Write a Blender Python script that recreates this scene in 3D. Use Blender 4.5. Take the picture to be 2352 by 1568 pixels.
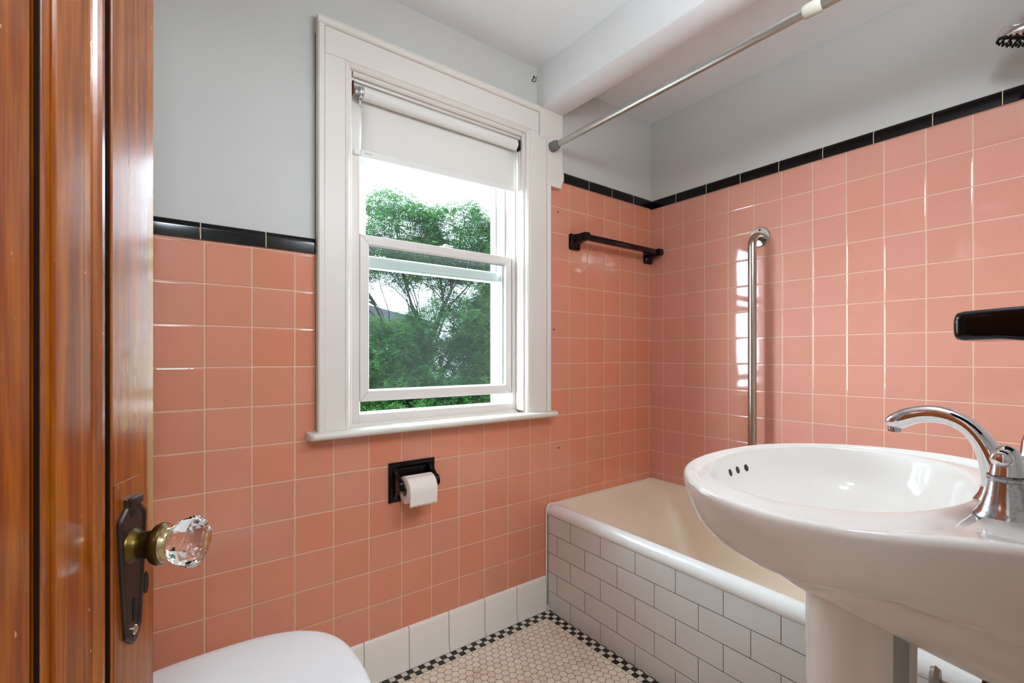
import bpy, bmesh, math, random
import numpy as np
from mathutils import Vector, Matrix

# ------------------------------------------------------------------ clearing
for _o in list(bpy.data.objects):
    bpy.data.objects.remove(_o, do_unlink=True)
SC = bpy.context.scene
COL = SC.collection
R = math.radians

# ------------------------------------------------------------------ camera
CAM = Vector((-1.9743, -1.4639, 1.0398))
cam_d = bpy.data.cameras.new('camera')
cam_d.sensor_fit = 'HORIZONTAL'
cam_d.sensor_width = 36.0
cam_d.lens = 16.495
cam_d.shift_y = 0.01468
cam_d.clip_start = 0.02
cam_d.clip_end = 300
cam_o = bpy.data.objects.new('camera', cam_d)
COL.objects.link(cam_o)
cam_o.location = CAM
cam_o.rotation_euler = (R(90), 0, -R(36.9204))
SC.camera = cam_o

# ------------------------------------------------------------------ world, lights, exposure
W = bpy.data.worlds.new('overcast_sky')
SC.world = W
W.use_nodes = True
wn = W.node_tree.nodes
bg = wn['Background']
# overcast sky with a broad bright patch where the veiled sun stands, to the left of the window
SKY_BASE, SKY_GLOW = 5.0, 21.0
_h, _e = R(-52), R(18)
_tc = wn.new('ShaderNodeTexCoord')
_dot = wn.new('ShaderNodeVectorMath'); _dot.operation = 'DOT_PRODUCT'
_dot.inputs[1].default_value = (math.sin(_h) * math.cos(_e), math.cos(_h) * math.cos(_e), math.sin(_e))
_mr = wn.new('ShaderNodeMapRange'); _mr.interpolation_type = 'SMOOTHSTEP'
_mr.inputs['From Min'].default_value = math.cos(R(42)); _mr.inputs['From Max'].default_value = math.cos(R(8))
_mr.inputs['To Min'].default_value = SKY_BASE; _mr.inputs['To Max'].default_value = SKY_BASE + SKY_GLOW
W.node_tree.links.new(_tc.outputs['Generated'], _dot.inputs[0])
W.node_tree.links.new(_dot.outputs['Value'], _mr.inputs['Value'])
W.node_tree.links.new(_mr.outputs[0], bg.inputs['Strength'])
bg.inputs['Color'].default_value = (0.80, 0.95, 1.10, 1)

def area_light(name, loc, rot, sx, sy, power, col=(1, 1, 1), portal=False):
    d = bpy.data.lights.new(name, 'AREA')
    d.shape = 'RECTANGLE'; d.size = sx; d.size_y = sy
    d.energy = power; d.color = col
    if portal:
        d.cycles.is_portal = True
    o = bpy.data.objects.new(name, d)
    COL.objects.link(o)
    o.location = loc; o.rotation_euler = rot
    return o
# sampling portal for the daylight in the window opening (gives no light of its own)
area_light('window_portal', (-1.16, 0.17, 1.37), (R(-90), 0, 0), 0.72, 1.12, 1.0, portal=True)

SC.view_settings.view_transform = 'Standard'
SC.view_settings.look = 'None'
SC.view_settings.gamma = 1.0
SC.view_settings.use_curve_mapping = False
SC.view_settings.exposure = 0.8
SC.cycles.use_denoising = True
SC.cycles.max_bounces = 10
SC.cycles.diffuse_bounces = 5
SC.cycles.glossy_bounces = 5
SC.cycles.transmission_bounces = 8
SC.cycles.transparent_max_bounces = 24
SC.cycles.caustics_reflective = False
SC.cycles.caustics_refractive = False
SC.cycles.sample_clamp_indirect = 6.0

VANITY_POWER = 52.0      # emission strength of the two vanity globes
HALL_FILL_POWER = 62.0  # emission strength of the added hall fill lamp

# ------------------------------------------------------------------ small helpers
def s2l(c):
    c = c / 255.0
    return c / 12.92 if c <= 0.04045 else ((c + 0.055) / 1.055) ** 2.4
def rgb(r, g, b):
    return (s2l(r), s2l(g), s2l(b), 1.0)

class NT:
    """thin wrapper for building shader node trees"""
    def __init__(self, name):
        self.mat = bpy.data.materials.new(name)
        self.mat.use_nodes = True
        self.t = self.mat.node_tree
        self.t.nodes.clear()
        self.out = self.t.nodes.new('ShaderNodeOutputMaterial')
    def n(self, typ, **kw):
        nd = self.t.nodes.new(typ)
        for k, v in kw.items():
            setattr(nd, k, v)
        return nd
    def put(self, sock, v):
        if isinstance(v, bpy.types.NodeSocket):
            self.t.links.new(v, sock)
        elif v is not None:
            if sock.type == 'VECTOR' and not hasattr(v, '__len__'):
                v = (v, v, v)
            sock.default_value = v
    def m(self, op, a, b=None, c=None, clamp=False):
        nd = self.n('ShaderNodeMath', operation=op)
        nd.use_clamp = clamp
        self.put(nd.inputs[0], a)
        if b is not None: self.put(nd.inputs[1], b)
        if c is not None: self.put(nd.inputs[2], c)
        return nd.outputs[0]
    def vm(self, op, a, b=None, scale=None):
        nd = self.n('ShaderNodeVectorMath', operation=op)
        self.put(nd.inputs[0], a)
        if b is not None: self.put(nd.inputs[1], b)
        if scale is not None: self.put(nd.inputs['Scale'], scale)
        return nd.outputs['Value'] if op in ('LENGTH', 'DOT_PRODUCT', 'DISTANCE') else nd.outputs[0]
    def step(self, x, lo, hi):
        nd = self.n('ShaderNodeMapRange', interpolation_type='SMOOTHSTEP')
        self.put(nd.inputs['Value'], x)
        self.put(nd.inputs['From Min'], lo); self.put(nd.inputs['From Max'], hi)
        return nd.outputs[0]
    def mix(self, f, a, b):
        nd = self.n('ShaderNodeMix', data_type='RGBA')
        self.put(nd.inputs[0], f); self.put(nd.inputs[6], a); self.put(nd.inputs[7], b)
        return nd.outputs[2]
    def mul(self, a, b):
        nd = self.n('ShaderNodeMix', data_type='RGBA', blend_type='MULTIPLY')
        nd.inputs[0].default_value = 1.0
        self.put(nd.inputs[6], a); self.put(nd.inputs[7], b)
        return nd.outputs[2]
    def lerp(self, f, a, b):
        nd = self.n('ShaderNodeMix', data_type='FLOAT')
        self.put(nd.inputs[0], f); self.put(nd.inputs[2], a); self.put(nd.inputs[3], b)
        return nd.outputs[0]
    def noise(self, vec, scale, detail=3.0, rough=0.55, dist=0.0, out=0):
        nd = self.n('ShaderNodeTexNoise')
        self.put(nd.inputs['Vector'], vec)
        nd.inputs['Scale'].default_value = scale
        nd.inputs['Detail'].default_value = detail
        nd.inputs['Roughness'].default_value = rough
        nd.inputs['Distortion'].default_value = dist
        return nd.outputs[out]
    def pos(self):
        return self.n('ShaderNodeNewGeometry').outputs['Position']
    def objc(self):
        return self.n('ShaderNodeTexCoord').outputs['Object']
    def sep(self, v):
        nd = self.n('ShaderNodeSeparateXYZ'); self.put(nd.inputs[0], v)
        return nd.outputs[0], nd.outputs[1], nd.outputs[2]
    def comb(self, x, y, z):
        nd = self.n('ShaderNodeCombineXYZ')
        self.put(nd.inputs[0], x); self.put(nd.inputs[1], y); self.put(nd.inputs[2], z)
        return nd.outputs[0]
    def white(self, vec):
        nd = self.n('ShaderNodeTexWhiteNoise', noise_dimensions='3D')
        self.put(nd.inputs['Vector'], vec)
        return nd.outputs['Value'], nd.outputs['Color']
    def bump(self, h, strength=0.3, dist=0.002, normal=None):
        nd = self.n('ShaderNodeBump')
        nd.inputs['Strength'].default_value = strength
        nd.inputs['Distance'].default_value = dist
        self.put(nd.inputs['Height'], h)
        if normal is not None: self.put(nd.inputs['Normal'], normal)
        return nd.outputs[0]
    def bsdf(self, color, rough=0.5, metal=0.0, normal=None, spec=0.5, coat=0.0, coat_rough=0.05, **kw):
        nd = self.n('ShaderNodeBsdfPrincipled')
        self.put(nd.inputs['Base Color'], color)
        self.put(nd.inputs['Roughness'], rough)
        self.put(nd.inputs['Metallic'], metal)
        self.put(nd.inputs['Specular IOR Level'], spec)
        self.put(nd.inputs['Coat Weight'], coat)
        self.put(nd.inputs['Coat Roughness'], coat_rough)
        if normal is not None:
            self.put(nd.inputs['Normal'], normal)
        for k, v in kw.items():
            self.put(nd.inputs[k], v)
        return nd
    def done(self, sh):
        self.t.links.new(sh.outputs[0] if hasattr(sh, 'outputs') else sh, self.out.inputs['Surface'])
        return self.mat

def simple(name, color, rough=0.5, metal=0.0, nscale=0.0, namt=0.0, bump=0.0, bscale=200.0, coat=0.0, spec=0.5):
    t = NT(name)
    p = t.objc()
    col = color
    if namt:
        f = t.noise(p, nscale, 4.0)
        k = t.lerp(f, 1.0 - namt, 1.0 + namt)
        col = t.vm('SCALE', t.vm('ADD', (color[0], color[1], color[2]), (0, 0, 0)), scale=k)
    nrm = t.bump(t.noise(p, bscale, 2.0), bump, 0.0006) if bump else None
    return t.done(t.bsdf(col, rough, metal, nrm, spec, coat))

# ------------------------------------------------------------------ materials
def tile_mat(name, axis, sgn, u0, v0, pu, pv, grout, base, var, grout_col, rough=0.06, bond=False,
             tilt=0.012, hue=None, slope=0.0, pillow=0.0035):
    """glazed wall tiles laid out on the surface itself (axis 0=x,1=y along the wall, z up)"""
    t = NT(name)
    x, y, z = t.sep(t.pos())
    a = x if axis == 0 else y
    u = t.m('DIVIDE', t.m('SUBTRACT', t.m('MULTIPLY', a, sgn), u0), pu)
    zz = t.m('SUBTRACT', z, t.m('MULTIPLY', y, slope)) if slope else z
    v = t.m('DIVIDE', t.m('SUBTRACT', zz, v0), pv)
    row = t.m('FLOOR', v)
    if bond:
        u = t.m('ADD', u, t.m('MULTIPLY', t.m('MODULO', t.m('ABSOLUTE', row), 2.0), 0.5))
    fu = t.m('FRACT', u); fv = t.m('FRACT', v)
    du = t.m('MULTIPLY', t.m('MINIMUM', fu, t.m('SUBTRACT', 1.0, fu)), pu)
    dv = t.m('MULTIPLY', t.m('MINIMUM', fv, t.m('SUBTRACT', 1.0, fv)), pv)
    wob = t.m('MULTIPLY', t.m('SUBTRACT', t.noise(t.pos(), 90.0, 2.0), 0.5), grout * 0.35)
    d = t.m('ADD', t.m('MINIMUM', du, dv), wob)
    g = t.step(d, grout * 0.5 - 0.0003, grout * 0.5 + 0.0004)          # 0 grout, 1 tile
    hgt = t.step(d, grout * 0.3, grout * 0.5 + pillow)
    cell = t.comb(t.m('FLOOR', u), row, float(axis) * 7.3)
    wv, wc = t.white(cell)
    k = t.lerp(wv, 1.0 - var, 1.0 + var)
    tc = t.vm('SCALE', t.comb(base[0], base[1], base[2]), scale=k)
    if hue:
        tc = t.mix(t.m('MULTIPLY', t.sep(wc)[1], 0.6), tc, hue)
    cloud = t.noise(t.pos(), 14.0, 3.0)
    tc = t.vm('SCALE', tc, scale=t.lerp(cloud, 0.955, 1.045))
    col = t.mix(g, grout_col, tc)
    off = t.vm('SCALE', t.vm('SUBTRACT', wc, (0.5, 0.5, 0.5)), scale=tilt)
    base_n = t.vm('NORMALIZE', t.vm('ADD', t.n('ShaderNodeNewGeometry').outputs['Normal'], off))
    ripple = t.noise(t.pos(), 26.0, 1.0)
    n1 = t.bump(ripple, 0.06, 0.0012, base_n)
    nrm = t.bump(hgt, 0.55, 0.0012, n1)
    rg = t.lerp(g, 0.75, rough)
    return t.done(t.bsdf(col, rg, 0.0, nrm, 0.5))

T = 0.1095
CAPZ = 1.7777
PINK = rgb(214, 134, 105)
PINK2 = rgb(208, 144, 120)
GROUT = rgb(222, 186, 160)
M = {}
M['tile_back'] = tile_mat('pink_glazed_tile_back', 0, -1, 0.01822, CAPZ, T, T, 0.0024, PINK, 0.035, GROUT, hue=PINK2)
M['tile_right'] = tile_mat('pink_tile_right_baked_sheen', 1, -1, 0.07107, CAPZ - 0.003, T, T, 0.0024, rgb(212, 147, 130), 0.03, GROUT, hue=PINK2)  # paler, pinker base puts this wall's specular sheen into the tile colour
M['subway'] = tile_mat('white_subway_tile', 1, -1, -0.0119, 0.3165 - 0.0786 * 4 + 0.0004, 0.1546, 0.0786, 0.0018, rgb(214, 211, 207), 0.012,
                       rgb(92, 88, 82), rough=0.16, bond=True, tilt=0.006, slope=0.018, pillow=0.0016)

def cap_mat(name, axis, x0, pitch):
    t = NT(name)
    x, y, z = t.sep(t.pos())
    a = x if axis == 0 else y
    u = t.m('DIVIDE', t.m('SUBTRACT', a, x0), pitch)
    fu = t.m('FRACT', u)
    du = t.m('MULTIPLY', t.m('MINIMUM', fu, t.m('SUBTRACT', 1.0, fu)), pitch)
    g = t.step(du, 0.0009, 0.0014)
    h = t.step(du, 0.0008, 0.003)
    wv, wc = t.white(t.comb(t.m('FLOOR', u), 3.0, 1.0))
    off = t.vm('SCALE', t.vm('SUBTRACT', wc, (0.5, 0.5, 0.5)), scale=0.03)
    n0 = t.vm('NORMALIZE', t.vm('ADD', t.n('ShaderNodeNewGeometry').outputs['Normal'], off))
    col = t.mix(g, rgb(200, 182, 150), rgb(13, 11, 10))
    return t.done(t.bsdf(col, t.lerp(g, 0.7, 0.10), 0.0, t.bump(h, 0.5, 0.001, n0), 0.25))
M['cap_left'] = cap_mat('black_cap_tile_left', 0, -1.7368, 0.152)
M['cap_back'] = cap_mat('black_cap_tile_back', 0, -0.1457, 0.1532)
M['cap_right'] = cap_mat('black_cap_tile_right', 1, -0.1454, 0.1548)

def base_mat():
    t = NT('white_cove_base_tile')
    x, y, z = t.sep(t.pos())
    u = t.m('DIVIDE', t.m('SUBTRACT', x, -0.8557), 0.1512)
    fu = t.m('FRACT', u)
    du = t.m('MULTIPLY', t.m('MINIMUM', fu, t.m('SUBTRACT', 1.0, fu)), 0.1512)
    g = t.step(du, 0.0007, 0.0013)
    speck = t.step(t.noise(t.pos(), 260.0, 1.0), 0.76, 0.80)
    c = t.mix(t.m('MULTIPLY', speck, 0.45), rgb(236, 228, 217), rgb(134, 120, 106))
    col = t.mix(g, rgb(96, 90, 82), c)
    return t.done(t.bsdf(col, 0.2, 0.0, t.bump(t.step(du, 0.0006, 0.003), 0.4, 0.001)))
M['base'] = base_mat()

def floor_mat():
    t = NT('hex_mosaic_floor')
    P = t.pos()
    x, y, z = t.sep(P)
    q = 0.02075
    kx = t.m('FLOOR', t.m('DIVIDE', t.m('SUBTRACT', -0.7005, x), q))
    ky = t.m('FLOOR', t.m('DIVIDE', t.m('SUBTRACT', -0.0145, y), q))
    border = t.m('LESS_THAN', t.m('MINIMUM', kx, ky), 1.5)
    bx = t.m('FRACT', t.m('DIVIDE', t.m('SUBTRACT', -0.7005, x), q))
    by = t.m('FRACT', t.m('DIVIDE', t.m('SUBTRACT', -0.0145, y), q))
    ex = t.m('MINIMUM', bx, t.m('SUBTRACT', 1.0, bx)); ey = t.m('MINIMUM', by, t.m('SUBTRACT', 1.0, by))
    dsq = t.m('MULTIPLY', t.m('MINIMUM', ex, ey), q)
    odd = t.m('MODULO', t.m('ABSOLUTE', t.m('ADD', kx, ky)), 2.0)
    # hexagons, flat to flat p along x
    p = 0.0270; r = p * 0.8660
    hx = t.m('ADD', x, 0.768); hy = t.m('ADD', y, 0.0780)
    def lattice(ox, oy):
        ax = t.m('SUBTRACT', t.m('FLOORED_MODULO', t.m('ADD', hx, p / 2 + ox), p), p / 2)
        ay = t.m('SUBTRACT', t.m('FLOORED_MODULO', t.m('ADD', hy, r + oy), 2 * r), r)
        return ax, ay
    ax, ay = lattice(0, 0)
    bx2, by2 = lattice(p / 2, r)
    la = t.m('ADD', t.m('MULTIPLY', ax, ax), t.m('MULTIPLY', ay, ay))
    lb = t.m('ADD', t.m('MULTIPLY', bx2, bx2), t.m('MULTIPLY', by2, by2))
    sel = t.m('LESS_THAN', la, lb)
    gx = t.lerp(sel, bx2, ax); gy = t.lerp(sel, by2, ay)
    agx = t.m('ABSOLUTE', gx); agy = t.m('ABSOLUTE', gy)
    hd = t.m('MAXIMUM', agx, t.m('ADD', t.m('MULTIPLY', agx, 0.5), t.m('MULTIPLY', agy, 0.8660)))
    dhex = t.m('SUBTRACT', p / 2, hd)
    # hexagons are cut along the border
    cut = t.m('MINIMUM', t.m('SUBTRACT', -0.7005 - 2 * q, x), t.m('SUBTRACT', -0.0145 - 2 * q, y))
    dhex = t.m('MINIMUM', dhex, cut)
    d = t.lerp(border, dhex, dsq)
    gw = t.m('MULTIPLY', t.m('SUBTRACT', t.noise(P, 45.0, 2.0), 0.35), 0.0009)
    g = t.step(t.m('SUBTRACT', d, gw), 0.00035, 0.0009)
    cid = t.comb(t.m('SUBTRACT', hx, gx), t.m('SUBTRACT', hy, gy), 0.0)
    cid = t.vm('SNAP', t.vm('ADD', cid, (0.003, 0.003, 0.0)), (0.0068, 0.0117, 1.0))
    wv, wc = t.white(cid)
    wv2, wc2 = t.white(t.comb(kx, ky, 5.0))
    hexc = t.mix(wv, rgb(228, 213, 190), rgb(238, 224, 206))
    hexc = t.mix(t.m('MULTIPLY', t.step(t.sep(wc)[1], 0.55, 1.0), 0.5), hexc, rgb(220, 192, 172))
    st = t.m('MULTIPLY', t.step(t.noise(P, 7.5, 4.0, 0.6), 0.52, 0.74), t.step(t.noise(P, 60.0, 2.0), 0.25, 0.7))
    hexc = t.mix(t.m('MULTIPLY', st, 0.55), hexc, rgb(178, 138, 98))
    sq = t.mix(odd, t.mix(wv2, rgb(203, 190, 170), rgb(220, 208, 190)), rgb(22, 20, 20))
    tc = t.mix(border, hexc, sq)
    col = t.mix(g, rgb(62, 46, 33), tc)
    nrm = t.bump(t.step(d, 0.0002, 0.0016), 0.4, 0.0006)
    return t.done(t.bsdf(col, t.lerp(g, 0.8, 0.34), 0.0, nrm))
M['floor'] = floor_mat()

def paint(name, col, rough, bs=0.12, dirt=0.0, bscale=160.0):
    t = NT(name)
    p = t.pos()
    c = t.vm('SCALE', t.comb(col[0], col[1], col[2]), scale=t.lerp(t.noise(p, 3.0, 3.0), 0.97, 1.03))
    if dirt:
        f = t.m('MULTIPLY', t.step(t.noise(p, 55.0, 4.0, 0.7), 0.60, 0.78), dirt)
        c = t.mix(f, c, rgb(150, 138, 118))
    h = t.m('ADD', t.noise(p, bscale, 3.0), t.m('MULTIPLY', t.noise(p, 12.0, 2.0), 1.2))
    return t.done(t.bsdf(c, rough, 0.0, t.bump(h, bs, 0.0012), 0.4))
M['wall'] = paint('grey_wall_paint', rgb(199, 196, 191), 0.42, 0.22)
M['ceiling'] = paint('white_ceiling_paint', rgb(232, 231, 231), 0.7, 0.12)
M['trim'] = paint('aged_white_trim_paint', rgb(226, 218, 209), 0.36, 0.10, 0.10, 60.0)
M['sill'] = paint('worn_white_sill_paint', rgb(222, 216, 205), 0.32, 0.10, 0.30, 60.0)
M['vinyl'] = simple('white_vinyl', rgb(222, 214, 208), 0.38, bump=0.02)
M['vinyl_out'] = simple('white_vinyl_outer', rgb(240, 240, 240), 0.4)
M['gap'] = simple('dark_gap_filler', rgb(88, 78, 66), 0.8)
M['gasket'] = simple('grey_gasket', rgb(96, 104, 106), 0.5)
M['black'] = simple('glossy_black_ceramic', rgb(12, 9, 8), 0.10, spec=0.28)
M['porcelain'] = simple('white_porcelain', rgb(236, 231, 225), 0.07, spec=0.30)
M['seat'] = simple('white_toilet_seat', rgb(232, 232, 232), 0.16)
M['enamel'] = simple('worn_tub_enamel', rgb(231, 216, 194), 0.42, nscale=5.0, namt=0.03)
M['enamel_rim'] = simple('white_tub_rim_enamel', rgb(236, 235, 232), 0.2)
M['caulk'] = simple('white_caulk', rgb(226, 214, 200), 0.6, nscale=30.0, namt=0.06)
M['hole'] = simple('dark_hole', rgb(52, 46, 38), 0.8)
M['alu'] = simple('satin_aluminium', rgb(188, 187, 182), 0.34, 0.95)
M['rubber'] = simple('grey_rubber', rgb(112, 112, 110), 0.6)
M['steel'] = simple('brushed_stainless', rgb(178, 168, 156), 0.26, 1.0, bump=0.02)
M['chrome'] = simple('polished_chrome', rgb(222, 222, 224), 0.06, 1.0)
M['blind'] = simple('white_blind_fabric', rgb(226, 221, 214), 0.75, bump=0.05, bscale=700.0)
M['hem'] = simple('white_hem_bar', rgb(228, 225, 220), 0.5)
M['print'] = simple('grey_print', rgb(140, 138, 134), 0.7)
M['paper'] = simple('toilet_tissue', rgb(236, 226, 216), 0.9, bump=0.25, bscale=260.0)
M['card'] = simple('cardboard_core', rgb(120, 98, 78), 0.9)
M['spindle'] = simple('ivory_spindle', rgb(198, 188, 140), 0.35)
M['bronze'] = simple('dark_bronze', rgb(66, 56, 49), 0.36, 0.75, nscale=40.0, namt=0.25, bump=0.08)
M['brass'] = simple('aged_brass', rgb(92, 70, 28), 0.34, 0.9, nscale=25.0, namt=0.25)
M['ferrule'] = simple('bright_ferrule', rgb(216, 206, 176), 0.16, 1.0)
M['void'] = simple('dark_void', rgb(6, 5, 5), 0.9)
M['clear_plastic'] = simple('greyed_plastic', rgb(176, 166, 158), 0.3)

def worn_chrome():
    t = NT('water_spotted_chrome')
    p = t.objc()
    x, y, z = t.sep(t.pos())
    f = t.step(t.noise(p, 130.0, 4.0, 0.7), 0.45, 0.7)
    ring = t.m('MULTIPLY', t.step(t.m('ABSOLUTE', t.m('SUBTRACT', z, 0.9055)), 0.006, 0.001), t.step(t.noise(p, 160.0, 3.0), 0.42, 0.6))
    c = t.mix(f, rgb(206, 207, 210), rgb(168, 172, 176))
    c = t.mix(ring, c, rgb(70, 58, 50))
    return t.done(t.bsdf(c, t.lerp(f, 0.10, 0.30), 1.0, t.bump(f, 0.08, 0.0004)))
M['worn_chrome'] = worn_chrome()

def pane_mat(name, haze, tint):
    t = NT(name)
    tr = t.n('ShaderNodeBsdfTransparent'); tr.inputs[0].default_value = tint
    gl = t.n('ShaderNodeBsdfGlossy'); gl.inputs['Roughness'].default_value = 0.02
    fr = t.n('ShaderNodeFresnel'); fr.inputs[0].default_value = 1.35
    mx = t.n('ShaderNodeMixShader')
    bf = t.n('ShaderNodeNewGeometry').outputs['Backfacing']
    t.put(mx.inputs[0], t.m('MULTIPLY', fr.outputs[0], t.m('SUBTRACT', 1.0, bf))); t.put(mx.inputs[1], tr.outputs[0]); t.put(mx.inputs[2], gl.outputs[0])
    df = t.n('ShaderNodeBsdfTranslucent'); df.inputs[0].default_value = (0.8, 0.84, 0.82, 1)
    m2 = t.n('ShaderNodeMixShader')
    hz = t.m('MULTIPLY', t.lerp(t.noise(t.pos(), 9.0, 3.0), 0.7, 1.3), haze)
    t.put(m2.inputs[0], hz); t.put(m2.inputs[1], mx.outputs[0]); t.put(m2.inputs[2], df.outputs[0])
    return t.done(m2)
M['pane'] = pane_mat('dusty_window_glass', 0.0045, (0.86, 0.90, 0.88, 1))
M['pane_clear'] = pane_mat('window_glass', 0.002, (0.97, 0.985, 0.98, 1))

def crystal():
    t = NT('cut_crystal')
    return t.done(t.bsdf((1, 1, 1, 1), 0.0, 0.0, None, 0.5, **{'Transmission Weight': 1.0, 'IOR': 1.5}))
M['crystal'] = crystal()

def lamp_mat(name, col, st):
    t = NT(name)
    e = t.n('ShaderNodeEmission'); e.inputs[0].default_value = col; e.inputs[1].default_value = st
    return t.done(e)
M['globe'] = lamp_mat('lit_glass_globe', (0.84, 0.96, 1.06, 1), VANITY_POWER)
M['hall_fill'] = lamp_mat('hall_fill_globe', (0.84, 0.96, 1.06, 1), HALL_FILL_POWER)

def wood():
    t = NT('varnished_door_wood')
    p = t.objc()
    x, y, z = t.sep(p)
    st = t.comb(t.m('MULTIPLY', x, 1.0), t.m('MULTIPLY', y, 1.0), t.m('MULTIPLY', z, 0.045))
    g1 = t.noise(st, 60.0, 6.0, 0.6, 0.4)
    g2 = t.noise(st, 190.0, 4.0, 0.6)
    f = t.m('ADD', t.m('MULTIPLY', g1, 0.75), t.m('MULTIPLY', g2, 0.35))
    cr = t.n('ShaderNodeValToRGB')
    t.put(cr.inputs[0], f)
    e = cr.color_ramp.elements
    e[0].position = 0.30; e[0].color = rgb(98, 42, 6)
    e[1].position = 0.74; e[1].color = rgb(194, 112, 22)
    m_ = cr.color_ramp.elements.new(0.52); m_.color = rgb(150, 74, 12)
    big = t.noise(t.comb(x, y, t.m('MULTIPLY', z, 0.3)), 9.0, 3.0)
    col = t.mul(cr.outputs[0], t.mix(big, rgb(206, 196, 188), rgb(255, 255, 255)))
    # worn, dry strip along the latch edge above the lock
    edge = t.step(x, 0.7505, 0.7700)
    zone = t.m('MULTIPLY', t.step(z, 0.60, 0.98), t.step(z, 1.36, 1.12))
    ragged = t.step(t.m('ADD', t.m('MULTIPLY', edge, zone), t.m('MULTIPLY', t.m('SUBTRACT', t.noise(st, 120.0, 4.0), 0.5), 0.9)), 0.45, 0.75)
    pat = t.m('MULTIPLY', t.step(x, 0.698, 0.705), t.m('MULTIPLY', t.step(z, 0.935, 0.975), t.step(z, 1.10, 1.03)))
    ragged2 = t.step(t.m('ADD', t.m('MULTIPLY', pat, 0.55), t.m('MULTIPLY', t.m('SUBTRACT', t.noise(st, 90.0, 4.0), 0.5), 1.0)), 0.42, 0.62)
    worn = t.m('MAXIMUM', ragged, t.m('MULTIPLY', ragged2, 0.8))
    dry = t.mix(g2, rgb(150, 116, 72), rgb(204, 170, 112))
    col = t.mix(t.m('MULTIPLY', worn, 0.75), col, dry)
    # narrow black streaks in the bare wood by the edge
    strk = t.m('MULTIPLY', t.step(t.noise(t.comb(x, y, t.m('MULTIPLY', z, 0.11)), 170.0, 2.0), 0.66, 0.72), t.m('MULTIPLY', edge, zone))
    col = t.mix(t.m('MULTIPLY', strk, 0.6), col, rgb(70, 58, 44))
    # pale scratches and dings
    chip = t.step(t.noise(t.comb(x, y, t.m('MULTIPLY', z, 0.35)), 210.0, 1.0), 0.765, 0.79)
    col = t.mix(t.m('MULTIPLY', chip, 0.7), col, rgb(224, 178, 112))
    rg = t.lerp(worn, t.lerp(t.noise(p, 40.0, 3.0), 0.17, 0.27), 0.5)
    h = t.m('ADD', t.m('MULTIPLY', g2, 0.5), t.noise(p, 170.0, 3.0))
    return t.done(t.bsdf(col, rg, 0.0, t.bump(h, 0.13, 0.0008), 0.6, coat=0.6, coat_rough=0.12))
M['wood'] = wood()

def leaf_mat(name, c1, c2):
    t = NT(name)
    p = t.pos()
    f = t.noise(p, 1.6, 3.0)
    wv, wc = t.white(t.vm('SNAP', p, (0.05, 0.05, 0.05)))
    c = t.mix(t.step(f, 0.35, 0.65), c1, c2)
    c = t.vm('SCALE', c, scale=t.lerp(wv, 0.65, 1.3))
    d = t.n('ShaderNodeBsdfDiffuse'); t.put(d.inputs[0], c)
    tl = t.n('ShaderNodeBsdfTranslucent'); t.put(tl.inputs[0], c)
    mx = t.n('ShaderNodeMixShader'); mx.inputs[0].default_value = 0.42
    t.put(mx.inputs[1], d.outputs[0]); t.put(mx.inputs[2], tl.outputs[0])
    return t.done(mx)
M['leaf'] = leaf_mat('locust_leaf', rgb(50, 88, 46), rgb(76, 114, 58))
M['leaf_dark'] = leaf_mat('dark_leaf', rgb(36, 64, 42), rgb(50, 82, 52))
M['leaf_bright'] = leaf_mat('bright_leaf', rgb(66, 104, 50), rgb(86, 124, 62))  # lighter green foliage for the young tree
M['bark'] = simple('dark_bark', rgb(34, 30, 27), 0.9, nscale=12.0, namt=0.3)
M['bounce_ground'] = simple('pale_bounce_ground', rgb(158, 156, 148), 0.9, nscale=4.0, namt=0.15)  # pale tone so the unseen ground reflects light up through the window

def siding():
    t = NT('blue_grey_siding')
    x, y, z = t.sep(t.pos())
    f = t.step(t.m('FRACT', t.m('DIVIDE', z, 0.2)), 0.0, 0.14)
    return t.done(t.bsdf(t.mix(f, rgb(52, 66, 76), rgb(84, 102, 114)), 0.6))
M['siding'] = siding()
def brick():
    t = NT('red_brick')
    b = t.n('ShaderNodeTexBrick')
    x, y, z = t.sep(t.pos())
    t.put(b.inputs['Vector'], t.comb(t.m('ADD', x, y), z, 0.0))
    b.inputs['Color1'].default_value = rgb(84, 42, 34); b.inputs['Color2'].default_value = rgb(98, 50, 40)
    b.inputs['Mortar'].default_value = rgb(104, 90, 80); b.inputs['Scale'].default_value = 4.0
    return t.done(t.bsdf(b.outputs[0], 0.85))
M['brick'] = brick()
M['roof'] = simple('grey_shingle', rgb(54, 56, 60), 0.9, nscale=8.0, namt=0.2)
M['dark_glass'] = simple('dark_house_window', rgb(40, 48, 54), 0.1)

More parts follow.
